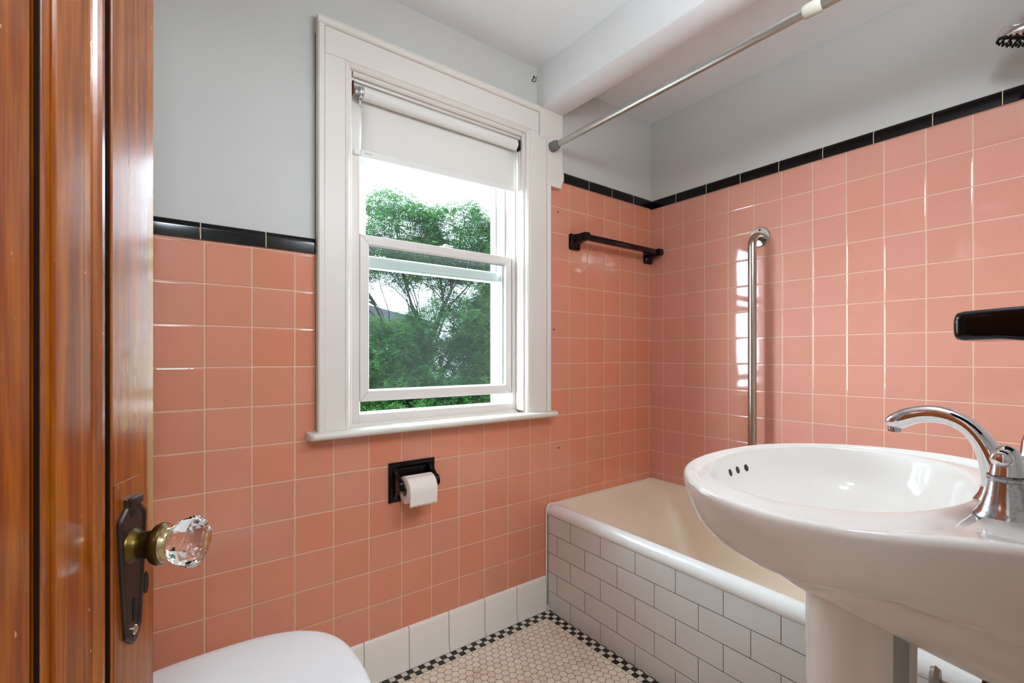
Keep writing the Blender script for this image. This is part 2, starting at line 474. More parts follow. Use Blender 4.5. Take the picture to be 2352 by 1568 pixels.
# ------------------------------------------------------------------ mesh building
class MB:
    def __init__(self):
        self.v = []; self.f = []
    def add(self, vs, fs):
        o = len(self.v)
        self.v += [tuple(v) for v in vs]
        self.f += [tuple(i + o for i in f) for f in fs]
        return self
    def box(self, x0, x1, y0, y1, z0, z1):
        vs = [(x0, y0, z0), (x1, y0, z0), (x1, y1, z0), (x0, y1, z0), (x0, y0, z1), (x1, y0, z1), (x1, y1, z1), (x0, y1, z1)]
        return self.add(vs, [(0, 3, 2, 1), (4, 5, 6, 7), (0, 1, 5, 4), (1, 2, 6, 5), (2, 3, 7, 6), (3, 0, 4, 7)])
    def bbox(self, x0, x1, y0, y1, z0, z1, b=0.002, seg=2):
        bm = bmesh.new()
        bmesh.ops.create_cube(bm, size=1.0)
        for v in bm.verts:
            v.co = ((x0 + x1) / 2 + v.co.x * (x1 - x0), (y0 + y1) / 2 + v.co.y * (y1 - y0), (z0 + z1) / 2 + v.co.z * (z1 - z0))
        bmesh.ops.bevel(bm, geom=bm.edges[:], offset=b, segments=seg, profile=0.5, affect='EDGES')
        bm.verts.index_update()
        vs = [v.co[:] for v in bm.verts]; fs = [[v.index for v in f.verts] for f in bm.faces]
        bm.free()
        return self.add(vs, fs)
    def loft(self, rings, cap0=False, cap1=False, closed=True):
        n = len(rings[0]); o = len(self.v)
        for r in rings: self.v += [tuple(p) for p in r]
        m = n if closed else n - 1
        for k in range(len(rings) - 1):
            for i in range(m):
                j = (i + 1) % n
                self.f.append((o + k * n + i, o + k * n + j, o + (k + 1) * n + j, o + (k + 1) * n + i))
        if cap0: self.f.append(tuple(o + i for i in range(n))[::-1])
        if cap1: self.f.append(tuple(o + (len(rings) - 1) * n + i for i in range(n)))
        return self
    def lathe(self, prof, c, axis='z', n=32, cap0=True, cap1=True, phase=0.0):
        """prof: list of (radius, height along axis)"""
        rings = []
        A = {'z': (Vector((1, 0, 0)), Vector((0, 1, 0)), Vector((0, 0, 1))),
             'x': (Vector((0, 1, 0)), Vector((0, 0, 1)), Vector((1, 0, 0))),
             'y': (Vector((0, 0, 1)), Vector((1, 0, 0)), Vector((0, 1, 0)))}
        if isinstance(axis, str):
            e1, e2, e3 = A[axis]
        else:
            e3 = Vector(axis).normalized()
            e1 = e3.orthogonal().normalized(); e2 = e3.cross(e1)
        c = Vector(c)
        for r, h in prof:
            rings.append([c + e1 * (r * math.cos(2 * math.pi * i / n + phase)) + e2 * (r * math.sin(2 * math.pi * i / n + phase)) + e3 * h for i in range(n)])
        return self.loft(rings, cap0, cap1)
    def tube(self, path, rad, n=16, squash=1.0, up=None, cap=True):
        path = [Vector(p) for p in path]
        if not hasattr(rad, '__len__'): rad = [rad] * len(path)
        rings = []; prev = None
        for i, p in enumerate(path):
            tg = (path[min(i + 1, len(path) - 1)] - path[max(i - 1, 0)]).normalized()
            if up is not None:
                e1 = Vector(up).cross(tg)
                if e1.length < 1e-4: e1 = tg.orthogonal()
                e1.normalize()
            elif prev is None:
                e1 = tg.orthogonal().normalized()
            else:
                e1 = (prev - tg * prev.dot(tg)).normalized()
            prev = e1
            e2 = tg.cross(e1)
            rings.append([p + e1 * (rad[i] * math.cos(2 * math.pi * k / n)) + e2 * (rad[i] * squash * math.sin(2 * math.pi * k / n)) for k in range(n)])
        return self.loft(rings, cap, cap)
    def prism_x(self, prof, x0, x1):
        """closed profile [(y,z)] extruded along x"""
        return self.loft([[(x0, y, z) for y, z in prof], [(x1, y, z) for y, z in prof]], True, True)
    def prism_y(self, prof, y0, y1):
        return self.loft([[(x, y0, z) for x, z in prof], [(x, y1, z) for x, z in prof]], True, True)
    def prism_z(self, prof, z0, z1):
        return self.loft([[(x, y, z0) for x, y in prof], [(x, y, z1) for x, y in prof]], True, True)

def root_loc(o):
    l = Vector((0, 0, 0))
    while o is not None:
        l += o.location; o = o.parent
    return l

def obj(name, mb, mat, parent=None, smooth=True, angle=35, local=False, bevel=0.0, subd=0):
    me = bpy.data.meshes.new(name)
    off = Vector((0, 0, 0))
    if parent is not None and not local:
        off = root_loc(parent)
    me.from_pydata([(v[0] - off.x, v[1] - off.y, v[2] - off.z) for v in mb.v], [], mb.f)
    bm = bmesh.new(); bm.from_mesh(me)
    bmesh.ops.recalc_face_normals(bm, faces=bm.faces[:])
    bm.to_mesh(me); bm.free()
    if smooth:
        me.polygons.foreach_set('use_smooth', [True] * len(me.polygons))
        me.set_sharp_from_angle(angle=R(angle))
    me.materials.append(mat)
    o = bpy.data.objects.new(name, me)
    COL.objects.link(o)
    if parent is not None: o.parent = parent
    if bevel:
        md = o.modifiers.new('bevel', 'BEVEL'); md.width = bevel; md.segments = 2; md.limit_method = 'ANGLE'; md.angle_limit = R(40)
    if subd:
        md = o.modifiers.new('subd', 'SUBSURF'); md.levels = subd; md.render_levels = subd
    return o

def thing(name, label, cat, loc, group=None, kind=None, rotz=0.0):
    o = bpy.data.objects.new(name, None)
    o.empty_display_size = 0.05
    COL.objects.link(o)
    o.location = loc; o.rotation_euler = (0, 0, rotz)
    return tag(o, label, cat, group, kind)
def tag(o, label, cat, group=None, kind=None):
    o['label'] = label; o['category'] = cat
    if group: o['group'] = group
    if kind: o['kind'] = kind
    return o
def lab(o, s):
    o['label'] = s
    return o

# ================================================================== SETTING
CEIL = 2.21
XL, YF = -2.45, -1.475           # left wall, wall behind the camera
# ---- floor and ceiling
tag(obj('floor', MB().box(XL - .12, .12, -3.4, .12, -.05, 0), M['floor'], smooth=False),
    'cream hexagon mosaic floor with black and white checker border', 'floor', kind='structure')
ce = tag(obj('ceiling', MB().box(XL - .12, .12, -3.4, .12, CEIL, CEIL + .08), M['ceiling'], smooth=False),
         'flat white plaster ceiling', 'ceiling', kind='structure')
bm_ = MB()
bm_.prism_y([(-.743, CEIL + .002), (-.743, 2.050), (-.738, 2.045), (-.625, 2.045), (-.620, 2.050), (-.620, CEIL + .002)], .002, YF)
tag(obj('trim_1', bm_, M['ceiling'], angle=60), 'boxed white ceiling beam running out from the window wall above the tub edge', 'beam', kind='structure')

# ---- window wall (back of the picture)
WX0, WX1, WZ0, WZ1 = -1.507, -.814, .800, 1.925
wb = MB()
wb.box(XL - .12, WX0 - .02, .003, .15, 0, CEIL)
wb.box(WX1 + .02, .12, .003, .15, 0, CEIL)
wb.box(WX0 - .02, WX1 + .02, .003, .15, 0, WZ0)
wb.box(WX0 - .02, WX1 + .02, .003, .15, WZ1 + .02, CEIL)
wall_back = tag(obj('wall_back', wb, M['wall'], smooth=False), 'grey painted wall around the window above pink tiles', 'wall', kind='structure')
tb = MB()
tb.box(XL, -1.604, 0, .003, .139, 1.345)
tb.box(-1.604, -.691, 0, .003, .139, .80)
tb.box(-.691, 0, 0, .003, .139, CAPZ)
tf = lab(obj('tile_facing', tb, M['tile_back'], wall_back, smooth=False), 'square pink glazed tiles below the black cap')
for (hx, hz) in ((-.6336, 1.6476), (-.6557, 1.1536), (-.6286, .6552)):
    lab(obj('drill_hole', MB().lathe([(.0035, 0), (.0035, .0012)], (hx, -.0012, hz), 'y', 12), M['void'], wall_back), 'small dark screw hole in a pink tile')

def cap_profile(front, z0, z1):
    # bull-nosed cap: flat face with rounded top, (offset from wall, z)
    h = z1 - z0
    pr = [(.003, z0), (-front, z0), (-front, z0 + h * .62)]
    for k in range(1, 8):
        a = k / 8 * math.pi / 2
        pr.append((-front + (front + .003) * (1 - math.cos(a)), z0 + h * .62 + h * .38 * math.sin(a)))
    pr.append((.003, z1))
    return pr
tag(obj('trim_2', MB().prism_x(cap_profile(.007, 1.3445, 1.389), XL, -1.605), M['cap_left']),
    'black glazed cap tiles left of the window at chest height', 'cap tiles', kind='structure')
tag(obj('trim_3', MB().prism_x(cap_profile(.007, CAPZ, 1.8215), -.623, -.0005), M['cap_back']),
    'short run of black cap tiles on the window wall above the towel bar', 'cap tiles', kind='structure')
# ---- tub wall (right)
wr = MB().box(.003, .12, -3.4, .003, 0, CEIL)
wall_right = tag(obj('wall_right', wr, M['wall'], smooth=False), 'grey painted wall along the tub above pink tiles', 'wall', kind='structure')
tr_ = MB().box(0, .003, YF, 0, .30, CAPZ - .003)
lab(obj('tile_facing', tr_, M['tile_right'], wall_right, smooth=False), 'square pink glazed tiles above the tub')
tag(obj('trim_4', MB().prism_y([(p[0], p[1]) for p in cap_profile(.007, CAPZ - .003, 1.8185)], 0, YF), M['cap_right']),
    'long run of black cap tiles on the tub wall', 'cap tiles', kind='structure')
# ---- left wall and wall behind the camera (with the open doorway the camera stands in)
tag(obj('wall_left', MB().box(XL - .12, XL, -3.4, .003, 0, CEIL), M['wall'], smooth=False), 'grey painted wall behind the toilet', 'wall', kind='structure')
wf = MB()
DX0, DX1, DZ = -2.325, -1.545, 2.06
wf.box(XL, DX0, YF - .12, YF, 0, CEIL)
wf.box(DX1, .12, YF - .12, YF, 0, CEIL)
wf.box(DX0, DX1, YF - .12, YF, DZ, CEIL)
tag(obj('wall_front', wf, M['wall'], smooth=False), 'grey painted wall with the open doorway behind the sink', 'wall', kind='structure')
tag(obj('wall_hall', MB().box(XL, .12, -3.4, -3.3, 0, CEIL), M['wall'], smooth=False), 'hall wall beyond the doorway', 'wall', kind='structure')
# ---- baseboard of cove tiles
bp = [(.0, .001), (-.0145, .001), (-.0140, .004), (-.0118, .012), (-.0098, .024), (-.0088, .040), (-.0085, .128), (-.0075, .135), (-.004, .139), (.0, .139)]
tag(obj('baseboard_back', MB().prism_x(bp, XL, -.700), M['base'], angle=50), 'white ceramic cove baseboard under the pink tiles', 'baseboard', kind='structure')

# ================================================================== WINDOW
win = thing('window_1', 'white double-hung window with the lower sash raised a little', 'window', (-1.15, 0, .82), kind='structure')
# casing boards
cz = .818
c = MB()
# two flat side boards
c.box(-1.583, -1.5225, -.022, .003, cz, 1.9405)
c.box(-.7985, -.714, -.022, .003, cz, 1.9405)
obj('casing', c, M['trim'], win, smooth=False, bevel=.001)
c = MB().box(-1.5825, -.7545, -.022, .003, 1.9412, 2.020)
obj('head_casing', c, M['trim'], win, smooth=False, bevel=.001)
# moulded inner bead, mitred at the head
c = MB()
bead = [(.0, .003), (.0, -.012), (.003, -.0165), (.008, -.0195), (.0110, -.0190), (.0125, -.0215), (.0150, -.0222), (.0155, .003)]
c.loft([[(-1.507 - o_, y_, cz) for o_, y_ in bead], [(-1.507 - o_, y_, 1.925 + o_) for o_, y_ in bead],
        [(-.814 + o_, y_, 1.925 + o_) for o_, y_ in bead], [(-.814 + o_, y_, cz) for o_, y_ in bead]], True, True)
obj('bead', c, M['trim'], win, angle=30)
c = MB()
c.prism_z([(-1.604, .003), (-1.604, -.026), (-1.600, -.030), (-1.587, -.029), (-1.5835, -.024), (-1.5835, .003)], cz, 2.0205)
c.prism_z([(-.692, .003), (-.692, -.023), (-.694, -.026), (-.702, -.0265), (-.706, -.0245), (-.7133, -.024), (-.7133, .003)], cz, 1.7385)
c.prism_x([(.003, 2.0205), (-.024, 2.0205), (-.029, 2.024), (-.030, 2.036), (-.026, 2.0455), (.003, 2.0455)], -1.604, -.7535)
obj('backband', c, M['trim'], win, angle=25)
c = MB()
c.loft([[(-.753, yy, 2.0448), (-.753, yy, 1.925), (-.7128, yy, 1.925), (-.7128, yy, 1.741), (-.694, yy, 1.7385), (-.633, yy, 1.7385), (-.6325, yy, 1.752), (-.622, yy, 1.775), (-.6215, yy, 1.80), (-.627, yy, 1.835), (-.627, yy, 2.0448)] for yy in (.003, -.0235)], True, True)
lab(obj('filler_board', c, M['trim'], win, smooth=False, bevel=.0015), 'painted filler board beyond the casing where the rod presses')
# dark gaps along the casing
c = MB().box(-1.6052, -1.6035, -.0015, .0032, .822, 2.0)
lab(obj('caulk_gap', c, M['gap'], win, smooth=False), 'dark open joint beside the casing')
c = MB()
c.box(-.7545, -.7525, -.0222, -.02, 1.926, 2.02)
c.box(-1.5836, -1.5824, -.0224, -.02, 1.55, 2.015)
lab(obj('paint_crack', c, M['gap'], win, smooth=False), 'dark crack in the old paint')
# stool
c = MB()
sp = [(.05, .796), (-.048, .796), (-.055, .799), (-.060, .805), (-.060, .811), (-.056, .816), (-.048, .818), (.05, .818)]
rings = []
for x, k in ((-1.632, .80), (-1.629, .93), (-1.622, 1.0), (-.688, 1.0), (-.681, .93), (-.678, .80)):
    rings.append([(x, (-.0 + (y) * k) if y < 0 else y, .807 + (z - .807) * (0.75 + .25 * k)) for y, z in sp])
# the ends outside the opening sit in front of the wall
c.loft([[(x, min(y, -.0005) if (x < -1.53 or x > -.79) else y, z) for x, y, z in r] for r in rings[:3]], True, True)
c.loft([[(x, min(y, -.0005), z) for x, y, z in r] for r in rings[3:]], True, True)
c.prism_x([(min(y, -.0005), z) for y, z in sp], -1.622, -.688)
c.box(-1.5065, -.8145, -.0005, .042, .797, .818)
c.prism_x([(.042, .818), (.026, .818), (.031, .824), (.042, .826)], -1.5065, -.8145)
lab(obj('sill', c, M['sill'], win, angle=40), 'worn white window sill with rounded nose')
# jamb lining and stops
c = MB()
c.box(-1.527, -1.507, .0031, .15, .80, 1.945)
c.box(-.814, -.794, .0031, .15, .80, 1.945)
c.box(-1.507, -.814, .0031, .15, 1.925, 1.945)
obj('jamb', c, M['trim'], win, smooth=False)
c = MB()
c.prism_z([(-1.507, -.006), (-1.500, -.006), (-1.497, -.001), (-1.497, .022), (-1.494, .026), (-1.494, .040), (-1.507, .040)], .8265, 1.925)
c.prism_z([(-.814, -.004), (-.822, -.004), (-.8255, .001), (-.8255, .010), (-.829, .014), (-.829, .026), (-.826, .030), (-.826, .040), (-.814, .040)], .8265, 1.925)
c.prism_x([(-.006, 1.925), (-.006, 1.918), (-.001, 1.912), (.010, 1.912), (.012, 1.905), (.022, 1.905), (.024, 1.899), (.040, 1.899), (.040, 1.925)], -1.494, -.829)
obj('stop', c, M['trim'], win, angle=25)
# vinyl frame with its inner track
c = MB()
c.bbox(-1.5065, -1.4585, .041, .118, .8185, 1.9245, .0015)
c.bbox(-.8410, -.8145, .041, .118, .8185, 1.9245, .0015)
c.bbox(-1.4585, -.8410, .041, .118, .8185, .8525, .0015)
c.bbox(-1.4585, -.8410, .041, .118, 1.870, 1.9245, .0015)
for y in (.080,):
    c.box(-1.4585, -1.4550, y, y + .004, .8525, 1.87)
    c.box(-.8445, -.8410, y, y + .004, .8525, 1.87)
obj('frame', c, M['vinyl'], win, angle=40)
c = MB()
c.box(-1.5065, -1.4300, .1185, .15, .80, 1.925)
c.box(-.8730, -.8145, .1185, .15, .80, 1.925)
c.box(-1.4300, -.8730, .1185, .15, 1.86, 1.925)
c.box(-1.4300, -.8730, .1185, .15, .80, .838)
obj('outer_frame', c, M['vinyl_out'], win, smooth=False)
# lower sash
def sash(name, x0, x1, z0, z1, yf, yb, st, rt, rb, mat):
    b = MB()
    o = [(x0, z0), (x1, z0), (x1, z1), (x0, z1)]
    i = [(x0 + st, z0 + rb), (x1 - st, z0 + rb), (x1 - st, z1 - rt), (x0 + st, z1 - rt)]
    g = .006
    i2 = [(x0 + st + g, z0 + rb + g), (x1 - st - g, z0 + rb + g), (x1 - st - g, z1 - rt - g), (x0 + st + g, z1 - rt - g)]
    ym = (yf + yb) / 2
    rings = [[(x, yb, z) for x, z in o], [(x, yf + .0015, z) for x, z in o], [(x + (.0015 if k in (0, 3) else -.0015), yf, z + (.0015 if k < 2 else -.0015)) for k, (x, z) in enumerate(o)],
             [(x, yf, z) for x, z in i], [(x, yf + .003, z) for x, z in i], [(x, ym - .003, z) for x, z in i2], [(x, ym + .003, z) for x, z in i2], [(x, yb, z) for x, z in i], [(x, yb, z) for x, z in o]]
    b.loft(rings)
    return obj(name, b, mat, win, angle=20), i2, ym
ls, gi, ym = sash('lower_sash', -1.4560, -.8435, .893, 1.437, .0445, .0745, .028, .028, .033, M['vinyl'])
lab(ls, 'lower sash raised a few centimetres above the sill')
p = obj('pane', MB().box(gi[0][0] - .001, gi[1][0] + .001, ym - .002, ym + .002, gi[0][1] - .001, gi[2][1] + .001), M['pane'], ls, smooth=False)
g = MB()
gx0, gx1, gz0, gz1 = gi[0][0], gi[1][0], gi[0][1], gi[2][1]
g.box(gx1 - .0025, gx1, ym - .004, ym - .002, gz0, gz1)
g.box(gx0, gx1 - .0025, ym - .004, ym - .002, gz1 - .0025, gz1)
lab(obj('gasket', g, M['gasket'], ls, smooth=False), 'thin grey glazing gasket')
mit = MB()
for (xa, za, xb, zb) in ((-1.4560, .893, -1.4280, .926), (-.8435, .893, -.8715, .926), (-1.4560, 1.437, -1.4280, 1.409), (-.8435, 1.437, -.8715, 1.409)):
    w_ = .0007
    mit.add([(xa + w_, .0443, za), (xb + w_, .0443, zb), (xb - w_, .0443, zb), (xa - w_, .0443, za), (xa + w_, .0448, za), (xb + w_, .0448, zb), (xb - w_, .0448, zb), (xa - w_, .0448, za)],
            [(0, 1, 2, 3), (4, 7, 6, 5), (0, 4, 5, 1), (2, 6, 7, 3), (1, 5, 6, 2), (3, 7, 4, 0)])
lab(obj('mitre_joint', mit, M['gasket'], ls, smooth=False), 'dark mitre line at a sash corner')
lk = MB()
lk.bbox(-1.160, -1.110, .050, .070, 1.4372, 1.4412, .001)
lk.lathe([(.010, 0), (.010, .006), (.006, .010)], (-1.135, .060, 1.4412), 'z', 16)
lk.bbox(-1.137, -1.105, .054, .061, 1.4452, 1.4492, .0012)
lab(obj('sash_lock', lk, M['vinyl'], ls), 'small sash lock on the meeting rail')
# upper sash
us, ui, uym = sash('upper_sash', -1.4545, -.8450, 1.338, 1.868, .0850, .1150, .030, .030, .037, M['vinyl_out'])
obj('pane', MB().box(ui[0][0] - .001, ui[1][0] + .001, uym - .002, uym + .002, ui[0][1] - .001, ui[2][1] + .001), M['pane_clear'], us, smooth=False)
g = MB()
g.box(ui[1][0] - .003, ui[1][0], uym - .004, uym - .002, ui[0][1], ui[2][1])
lab(obj('gasket', g, M['gasket'], us, smooth=False), 'thin grey glazing gasket')
g = MB().bbox(-1.452, -.8475, .0785, .0848, 1.3385, 1.3455, .001)
obj('rail_lip', g, M['vinyl_out'], us)

# ================================================================== ROLLER BLIND
bl = thing('roller_blind', 'white roller blind pulled down a little at the window top', 'blind', (-1.15, .012, 1.874))
obj('roller', MB().lathe([(.0185, 0), (.0200, .001), (.0200, .612), (.0185, .613)], (-1.4605, .012, 1.8745), 'x', 28), M['blind'], bl)
fb = MB()
nz = 14
rows = []
for k in range(nz + 1):
    tt = k / nz
    z0_, z1_ = 1.8745, None
    row = []
    for j in range(13):
        s = j / 12
        zb = 1.699 + .014 * s
        z = 1.8745 + (zb - 1.8745) * tt
        bow = .0012 * math.sin(tt * 3.1) * math.cos(s * 5.0)
        x = -1.4570 + s * .6175 + (.0025 * math.sin(tt * math.pi) * (1 if j == 0 else 0))
        row.append((x, .0325 + bow, z))
    rows.append(row)
fb.loft(rows, closed=False)
fo = obj('fabric', fb, M['blind'], bl)
sm = fo.modifiers.new('thickness', 'SOLIDIFY'); sm.thickness = .0006
hb = MB()
hz0 = 1.6835
for (xa, xb, y0, y1) in ((-1.4575, -.8390, .0300, .0365),):
    za, zb = hz0, hz0 + .014
    hb.loft([[(xa, y0, za), (xa, y1, za), (xa, y1, za + .022), (xa, y0, za + .022)], [(xb, y0, zb), (xb, y1, zb), (xb, y1, zb + .022), (xb, y0, zb + .022)]], True, True)
ho = lab(obj('hem_bar', hb, M['hem'], bl, smooth=False, bevel=.001), 'flat white hem pocket along the bottom of the blind')
obj('hem_tab', MB().bbox(-1.4790, -1.4578, .0305, .0360, 1.686, 1.701, .001), M['hem'], bl)
cu = bpy.data.curves.new('hem_print', 'FONT')
cu.body = 'LEVOLOR'; cu.size = .0062; cu.extrude = .00008
cu.materials.append(M['print'])
to = bpy.data.objects.new('hem_print', cu)
COL.objects.link(to)
to.parent = bl
to.location = Vector((-1.448, .0298, 1.6925)) - bl.location
to.rotation_euler = (R(90), -R(1.3), 0)
bpy.context.view_layer.update()
_tm = bpy.data.meshes.new_from_object(to.evaluated_get(bpy.context.evaluated_depsgraph_get()))
_t2 = bpy.data.objects.new('hem_lettering', _tm)
COL.objects.link(_t2)
_t2.parent = bl; _t2.location = to.location; _t2.rotation_euler = to.rotation_euler
bpy.data.objects.remove(to, do_unlink=True)
lab(_t2, 'small grey lettering printed on the hem')
br = MB()
br.lathe([(.0205, 0), (.0205, .0012), (.0160, .0012), (.0160, .008), (.0205, .008), (.0205, .0095)], (-1.4712, .012, 1.8745), 'x', 28)
br.lathe([(.005, 0), (.005, .013)], (-1.483, .012, 1.8745), 'x', 14)
lab(obj('end_cap', br, M['chrome'], bl), 'shiny metal cap on the blind roller')
br = MB()
br.box(-1.4915, -1.4895, .0005, .0215, 1.860, 1.902)
br.lathe([(.006, 0), (.0075, .002), (.0075, .006)], (-1.4895, .011, 1.8745), 'x', 16)
lab(obj('bracket', br, simple('rusty_bracket', rgb(126, 82, 52), .5, .7, nscale=60.0, namt=.4), bl), 'rusted metal blind bracket')
br = MB()
br.box(-.8330, -.8310, .0015, .0225, 1.856, 1.898)
br.lathe([(.005, 0), (.005, .0165)], (-.8475, .012, 1.8745), 'x', 14)
lab(obj('bracket', br, M['bronze'], bl), 'dark metal blind bracket')

# ================================================================== SHOWER ROD
rod = thing('shower_curtain_rod', 'satin metal shower curtain rod braced across the tub under the beam', 'curtain rod', (-.6870, -.025, 1.8975))
obj('tube', MB().lathe([(.0115, -.030), (.0120, -.031), (.0120, -1.035)], (-.6870, -.0, 1.8975), 'y', 24), M['alu'], rod)
obj('outer_tube', MB().lathe([(.0140, -.995), (.0148, -.998), (.0148, -1.46)], (-.6870, 0, 1.8975), 'y', 24), M['alu'], rod)
lab(obj('collar', MB().lathe([(.0152, -.965), (.0168, -.970), (.0168, -1.000), (.0152, -1.006)], (-.6870, 0, 1.8975), 'y', 24), simple('ivory_collar', rgb(186, 180, 166), .45), rod), 'pale plastic collar on the rod')
lab(obj('foot', MB().lathe([(.0195, -.0268), (.0205, -.0285), (.0205, -.044), (.0180, -.046), (.0180, -.056), (.0150, -.060)], (-.6870, 0, 1.8975), 'y', 28), M['rubber'], rod), 'grey rubber foot of the rod')
obj('foot', MB().lathe([(.0205, -1.4735), (.0205, -1.455), (.0160, -1.450)], (-.6870, 0, 1.8975), 'y', 24), M['rubber'], rod)

# ================================================================== WALL HOOK
hk = thing('wall_hook', 'small painted metal hook on the window wall just under the ceiling beside the beam', 'hook', (-.771, -.002, 2.157))
pb = MB()
pb.lathe([(.0, -.0012), (.0115, -.0012), (.0125, -.0005), (.0125, .0028)], (0, 0, 0), 'y', 24, cap0=False)
pb.v = [(-.771 + v[0] * .75, v[1], 2.157 + v[2] * 1.6) for v in pb.v]
obj('plate', pb, M['trim'], hk)
pb = MB()
path = [(-.771 + .006 * math.sin(a * 2.0) * .9, -.004 - .004 * math.sin(a), 2.170 - .008 * a) for a in [i * .3 for i in range(11)]]
pb.tube(path, .0022, 8)
pb.tube([(-.766, -.003, 2.150), (-.764, -.010, 2.146), (-.763, -.013, 2.152), (-.763, -.013, 2.166)], .0018, 8)
lab(obj('hook', pb, M['bronze'], hk), 'dark worn metal hook')
pb = MB()
for i in range(26):
    pass

# ================================================================== TOWEL BAR
tw = thing('towel_bar', 'black glazed ceramic towel bar on pink tiles in the tub corner', 'towel bar', (-.29, -.002, 1.535))
def post(cx, sgn):
    b = MB()
    def rr(x0, x1, z0, z1, y, r=.006):
        pts = []
        for (px, pz, a0) in ((x1 - r, z1 - r, 0), (x0 + r, z1 - r, 90), (x0 + r, z0 + r, 180), (x1 - r, z0 + r, 270)):
            for k in range(4):
                a = R(a0 + k * 30)
                pts.append((px + r * math.cos(a), y, pz + r * math.sin(a)))
        return pts
    rings = [rr(cx - .030, cx + .030, 1.500, 1.567, -.0005), rr(cx - .030, cx + .030, 1.500, 1.567, -.010, .006), rr(cx - .027, cx + .027, 1.503, 1.564, -.014, .007),
             rr(cx - .019, cx + .019, 1.519, 1.563, -.022, .007), rr(cx - .0165, cx + .0165, 1.526, 1.562, -.045, .006), rr(cx - .0165, cx + .0165, 1.529, 1.562, -.078, .006),
             rr(cx - .0145, cx + .0145, 1.531, 1.560, -.085, .006)]
    b.loft(rings, True, True)
    return b
obj('post', post(-.5400, 1), M['black'], tw, angle=50)
obj('post', post(-.0335, -1), M['black'], tw, angle=50)
obj('bar', MB().bbox(-.5238, -.0497, -.0785, -.0560, 1.5325, 1.5560, .003), M['black'], tw)

# ================================================================== GRAB BAR
gb = thing('grab_bar', 'vertical stainless grab bar on the pink tub wall', 'grab bar', (-.002, -.536, 1.08))
GY, GX = -.5335, -.064
pts = []
zt, zb = 1.530, .630
rbend = .046
pts.append((-.004, GY, zt))
pts.append((-.014, GY, zt))
for k in range(9):
    a = k / 8 * math.pi / 2
    pts.append((GX + rbend - rbend * math.sin(a), GY, zt - rbend + rbend * math.cos(a)))
pts.append((GX, GY, zt - .2)); pts.append((GX, GY, zb + .2))
for k in range(9):
    a = (1 - k / 8) * math.pi / 2
    pts.append((GX + rbend - rbend * math.sin(a), GY, zb + rbend - rbend * math.cos(a)))
pts.append((-.014, GY, zb)); pts.append((-.004, GY, zb))
obj('rail', MB().tube(pts, .0158, 24), M['steel'], gb)
for z in (zt, zb):
    fl = obj('flange', MB().lathe([(.0395, -.0006), (.0400, -.004), (.0375, -.0062), (.0185, -.0068), (.0185, -.0082), (.0160, -.0085)], (0, GY, z), 'x', 40), M['steel'], gb)
    for a in (95, 215, 335):
        b = MB().lathe([(.0042, -.0066), (.0042, -.0078), (.0028, -.0084), (.0016, -.0078)], (0, GY + .0285 * math.cos(R(a)), z + .0285 * math.sin(R(a))), 'x', 14)
        lab(obj('screw', b, M['bronze'], fl), 'dark screw head in the flange')

# ================================================================== TOILET PAPER HOLDER + ROLL
tp = thing('toilet_paper_holder', 'black glazed ceramic toilet paper holder on pink tiles under the window sill', 'paper holder', (-1.297, -.002, .628))
b = MB()
x0, x1, z0, z1 = -1.379, -1.214, .563, .692
def rect(i, y):
    return [(x0 + i, y, z0 + i), (x1 - i, y, z0 + i), (x1 - i, y, z1 - i), (x0 + i, y, z1 - i)]
b.loft([rect(0, -.0005), rect(0, -.007), rect(.003, -.010), rect(.012, -.012), rect(.016, -.010), rect(.021, -.0045)], True, True)
obj('back_plate', b, M['black'], tp, angle=20)
def ear(cx):
    e = MB()
    prof = [(-.008, .682), (-.014, .678), (-.026, .660), (-.044, .648), (-.060, .643), (-.068, .633), (-.068, .620), (-.060, .611), (-.044, .606), (-.030, .598), (-.018, .583), (-.012, .572), (-.008, .572)]
    hw = .0078
    e.loft([[(cx - hw, y * .96 if y < -.02 else y, .627 + (z - .627) * .96) for y, z in prof], [(cx - hw + .002, y, z) for y, z in prof], [(cx + hw - .002, y, z) for y, z in prof],
            [(cx + hw, y * .96 if y < -.02 else y, .627 + (z - .627) * .96) for y, z in prof]], True, True)
    return e
obj('arm', ear(-1.3595), M['black'], tp, angle=45)
obj('arm', ear(-1.2315), M['black'], tp, angle=45)
lab(obj('spindle', MB().lathe([(.0045, 0), (.0060, .002), (.0060, .014), (.0110, .016), (.0110, .098), (.0060, .100), (.0060, .113), (.0045, .115)], (-1.354, -.0515, .6215), 'x', 20), M['spindle'], tp), 'ivory plastic roller')
roll = thing('toilet_paper_roll', 'half-used white toilet paper roll hanging in the black holder', 'toilet paper', (-1.296, -.0575, .6125))
RR, RC = .0435, .0195
cy_, cz_ = -.0575, .6125
X0, X1 = -1.3490, -1.2525
b = MB()
b.lathe([(RC, X0), (RR - .001, X0), (RR, X0 + .0006), (RR, X1 - .0006), (RR - .001, X1), (RC, X1), (RC, X0)], (0, cy_, cz_), 'x', 48, cap0=False, cap1=False)
obj('paper', b, M['paper'], roll)
lab(obj('core', MB().lathe([(RC - .0001, X0 + .0004), (RC - .0001, X1 - .0004), (RC - .0012, X1 - .0004), (RC - .0012, X0 + .0004), (RC - .0001, X0 + .0004)], (0, cy_, cz_), 'x', 32, cap0=False, cap1=False), M['card'], roll), 'brown cardboard core')
sh = MB()
rows = []
for k in range(16):
    if k < 10:
        a = R(60 + (180 - 60) * k / 9)      # angle measured from +z toward the room
        rows.append((cy_ - (RR + .0012) * math.sin(a) if a < R(90) else None, a))
rows = []
for k in range(9):
    a = R(20 + 70 * k / 8)
    rows.append((cy_ - (RR + .0010 + .0006 * k / 8) * math.sin(a), cz_ + (RR + .0010) * math.cos(a)))
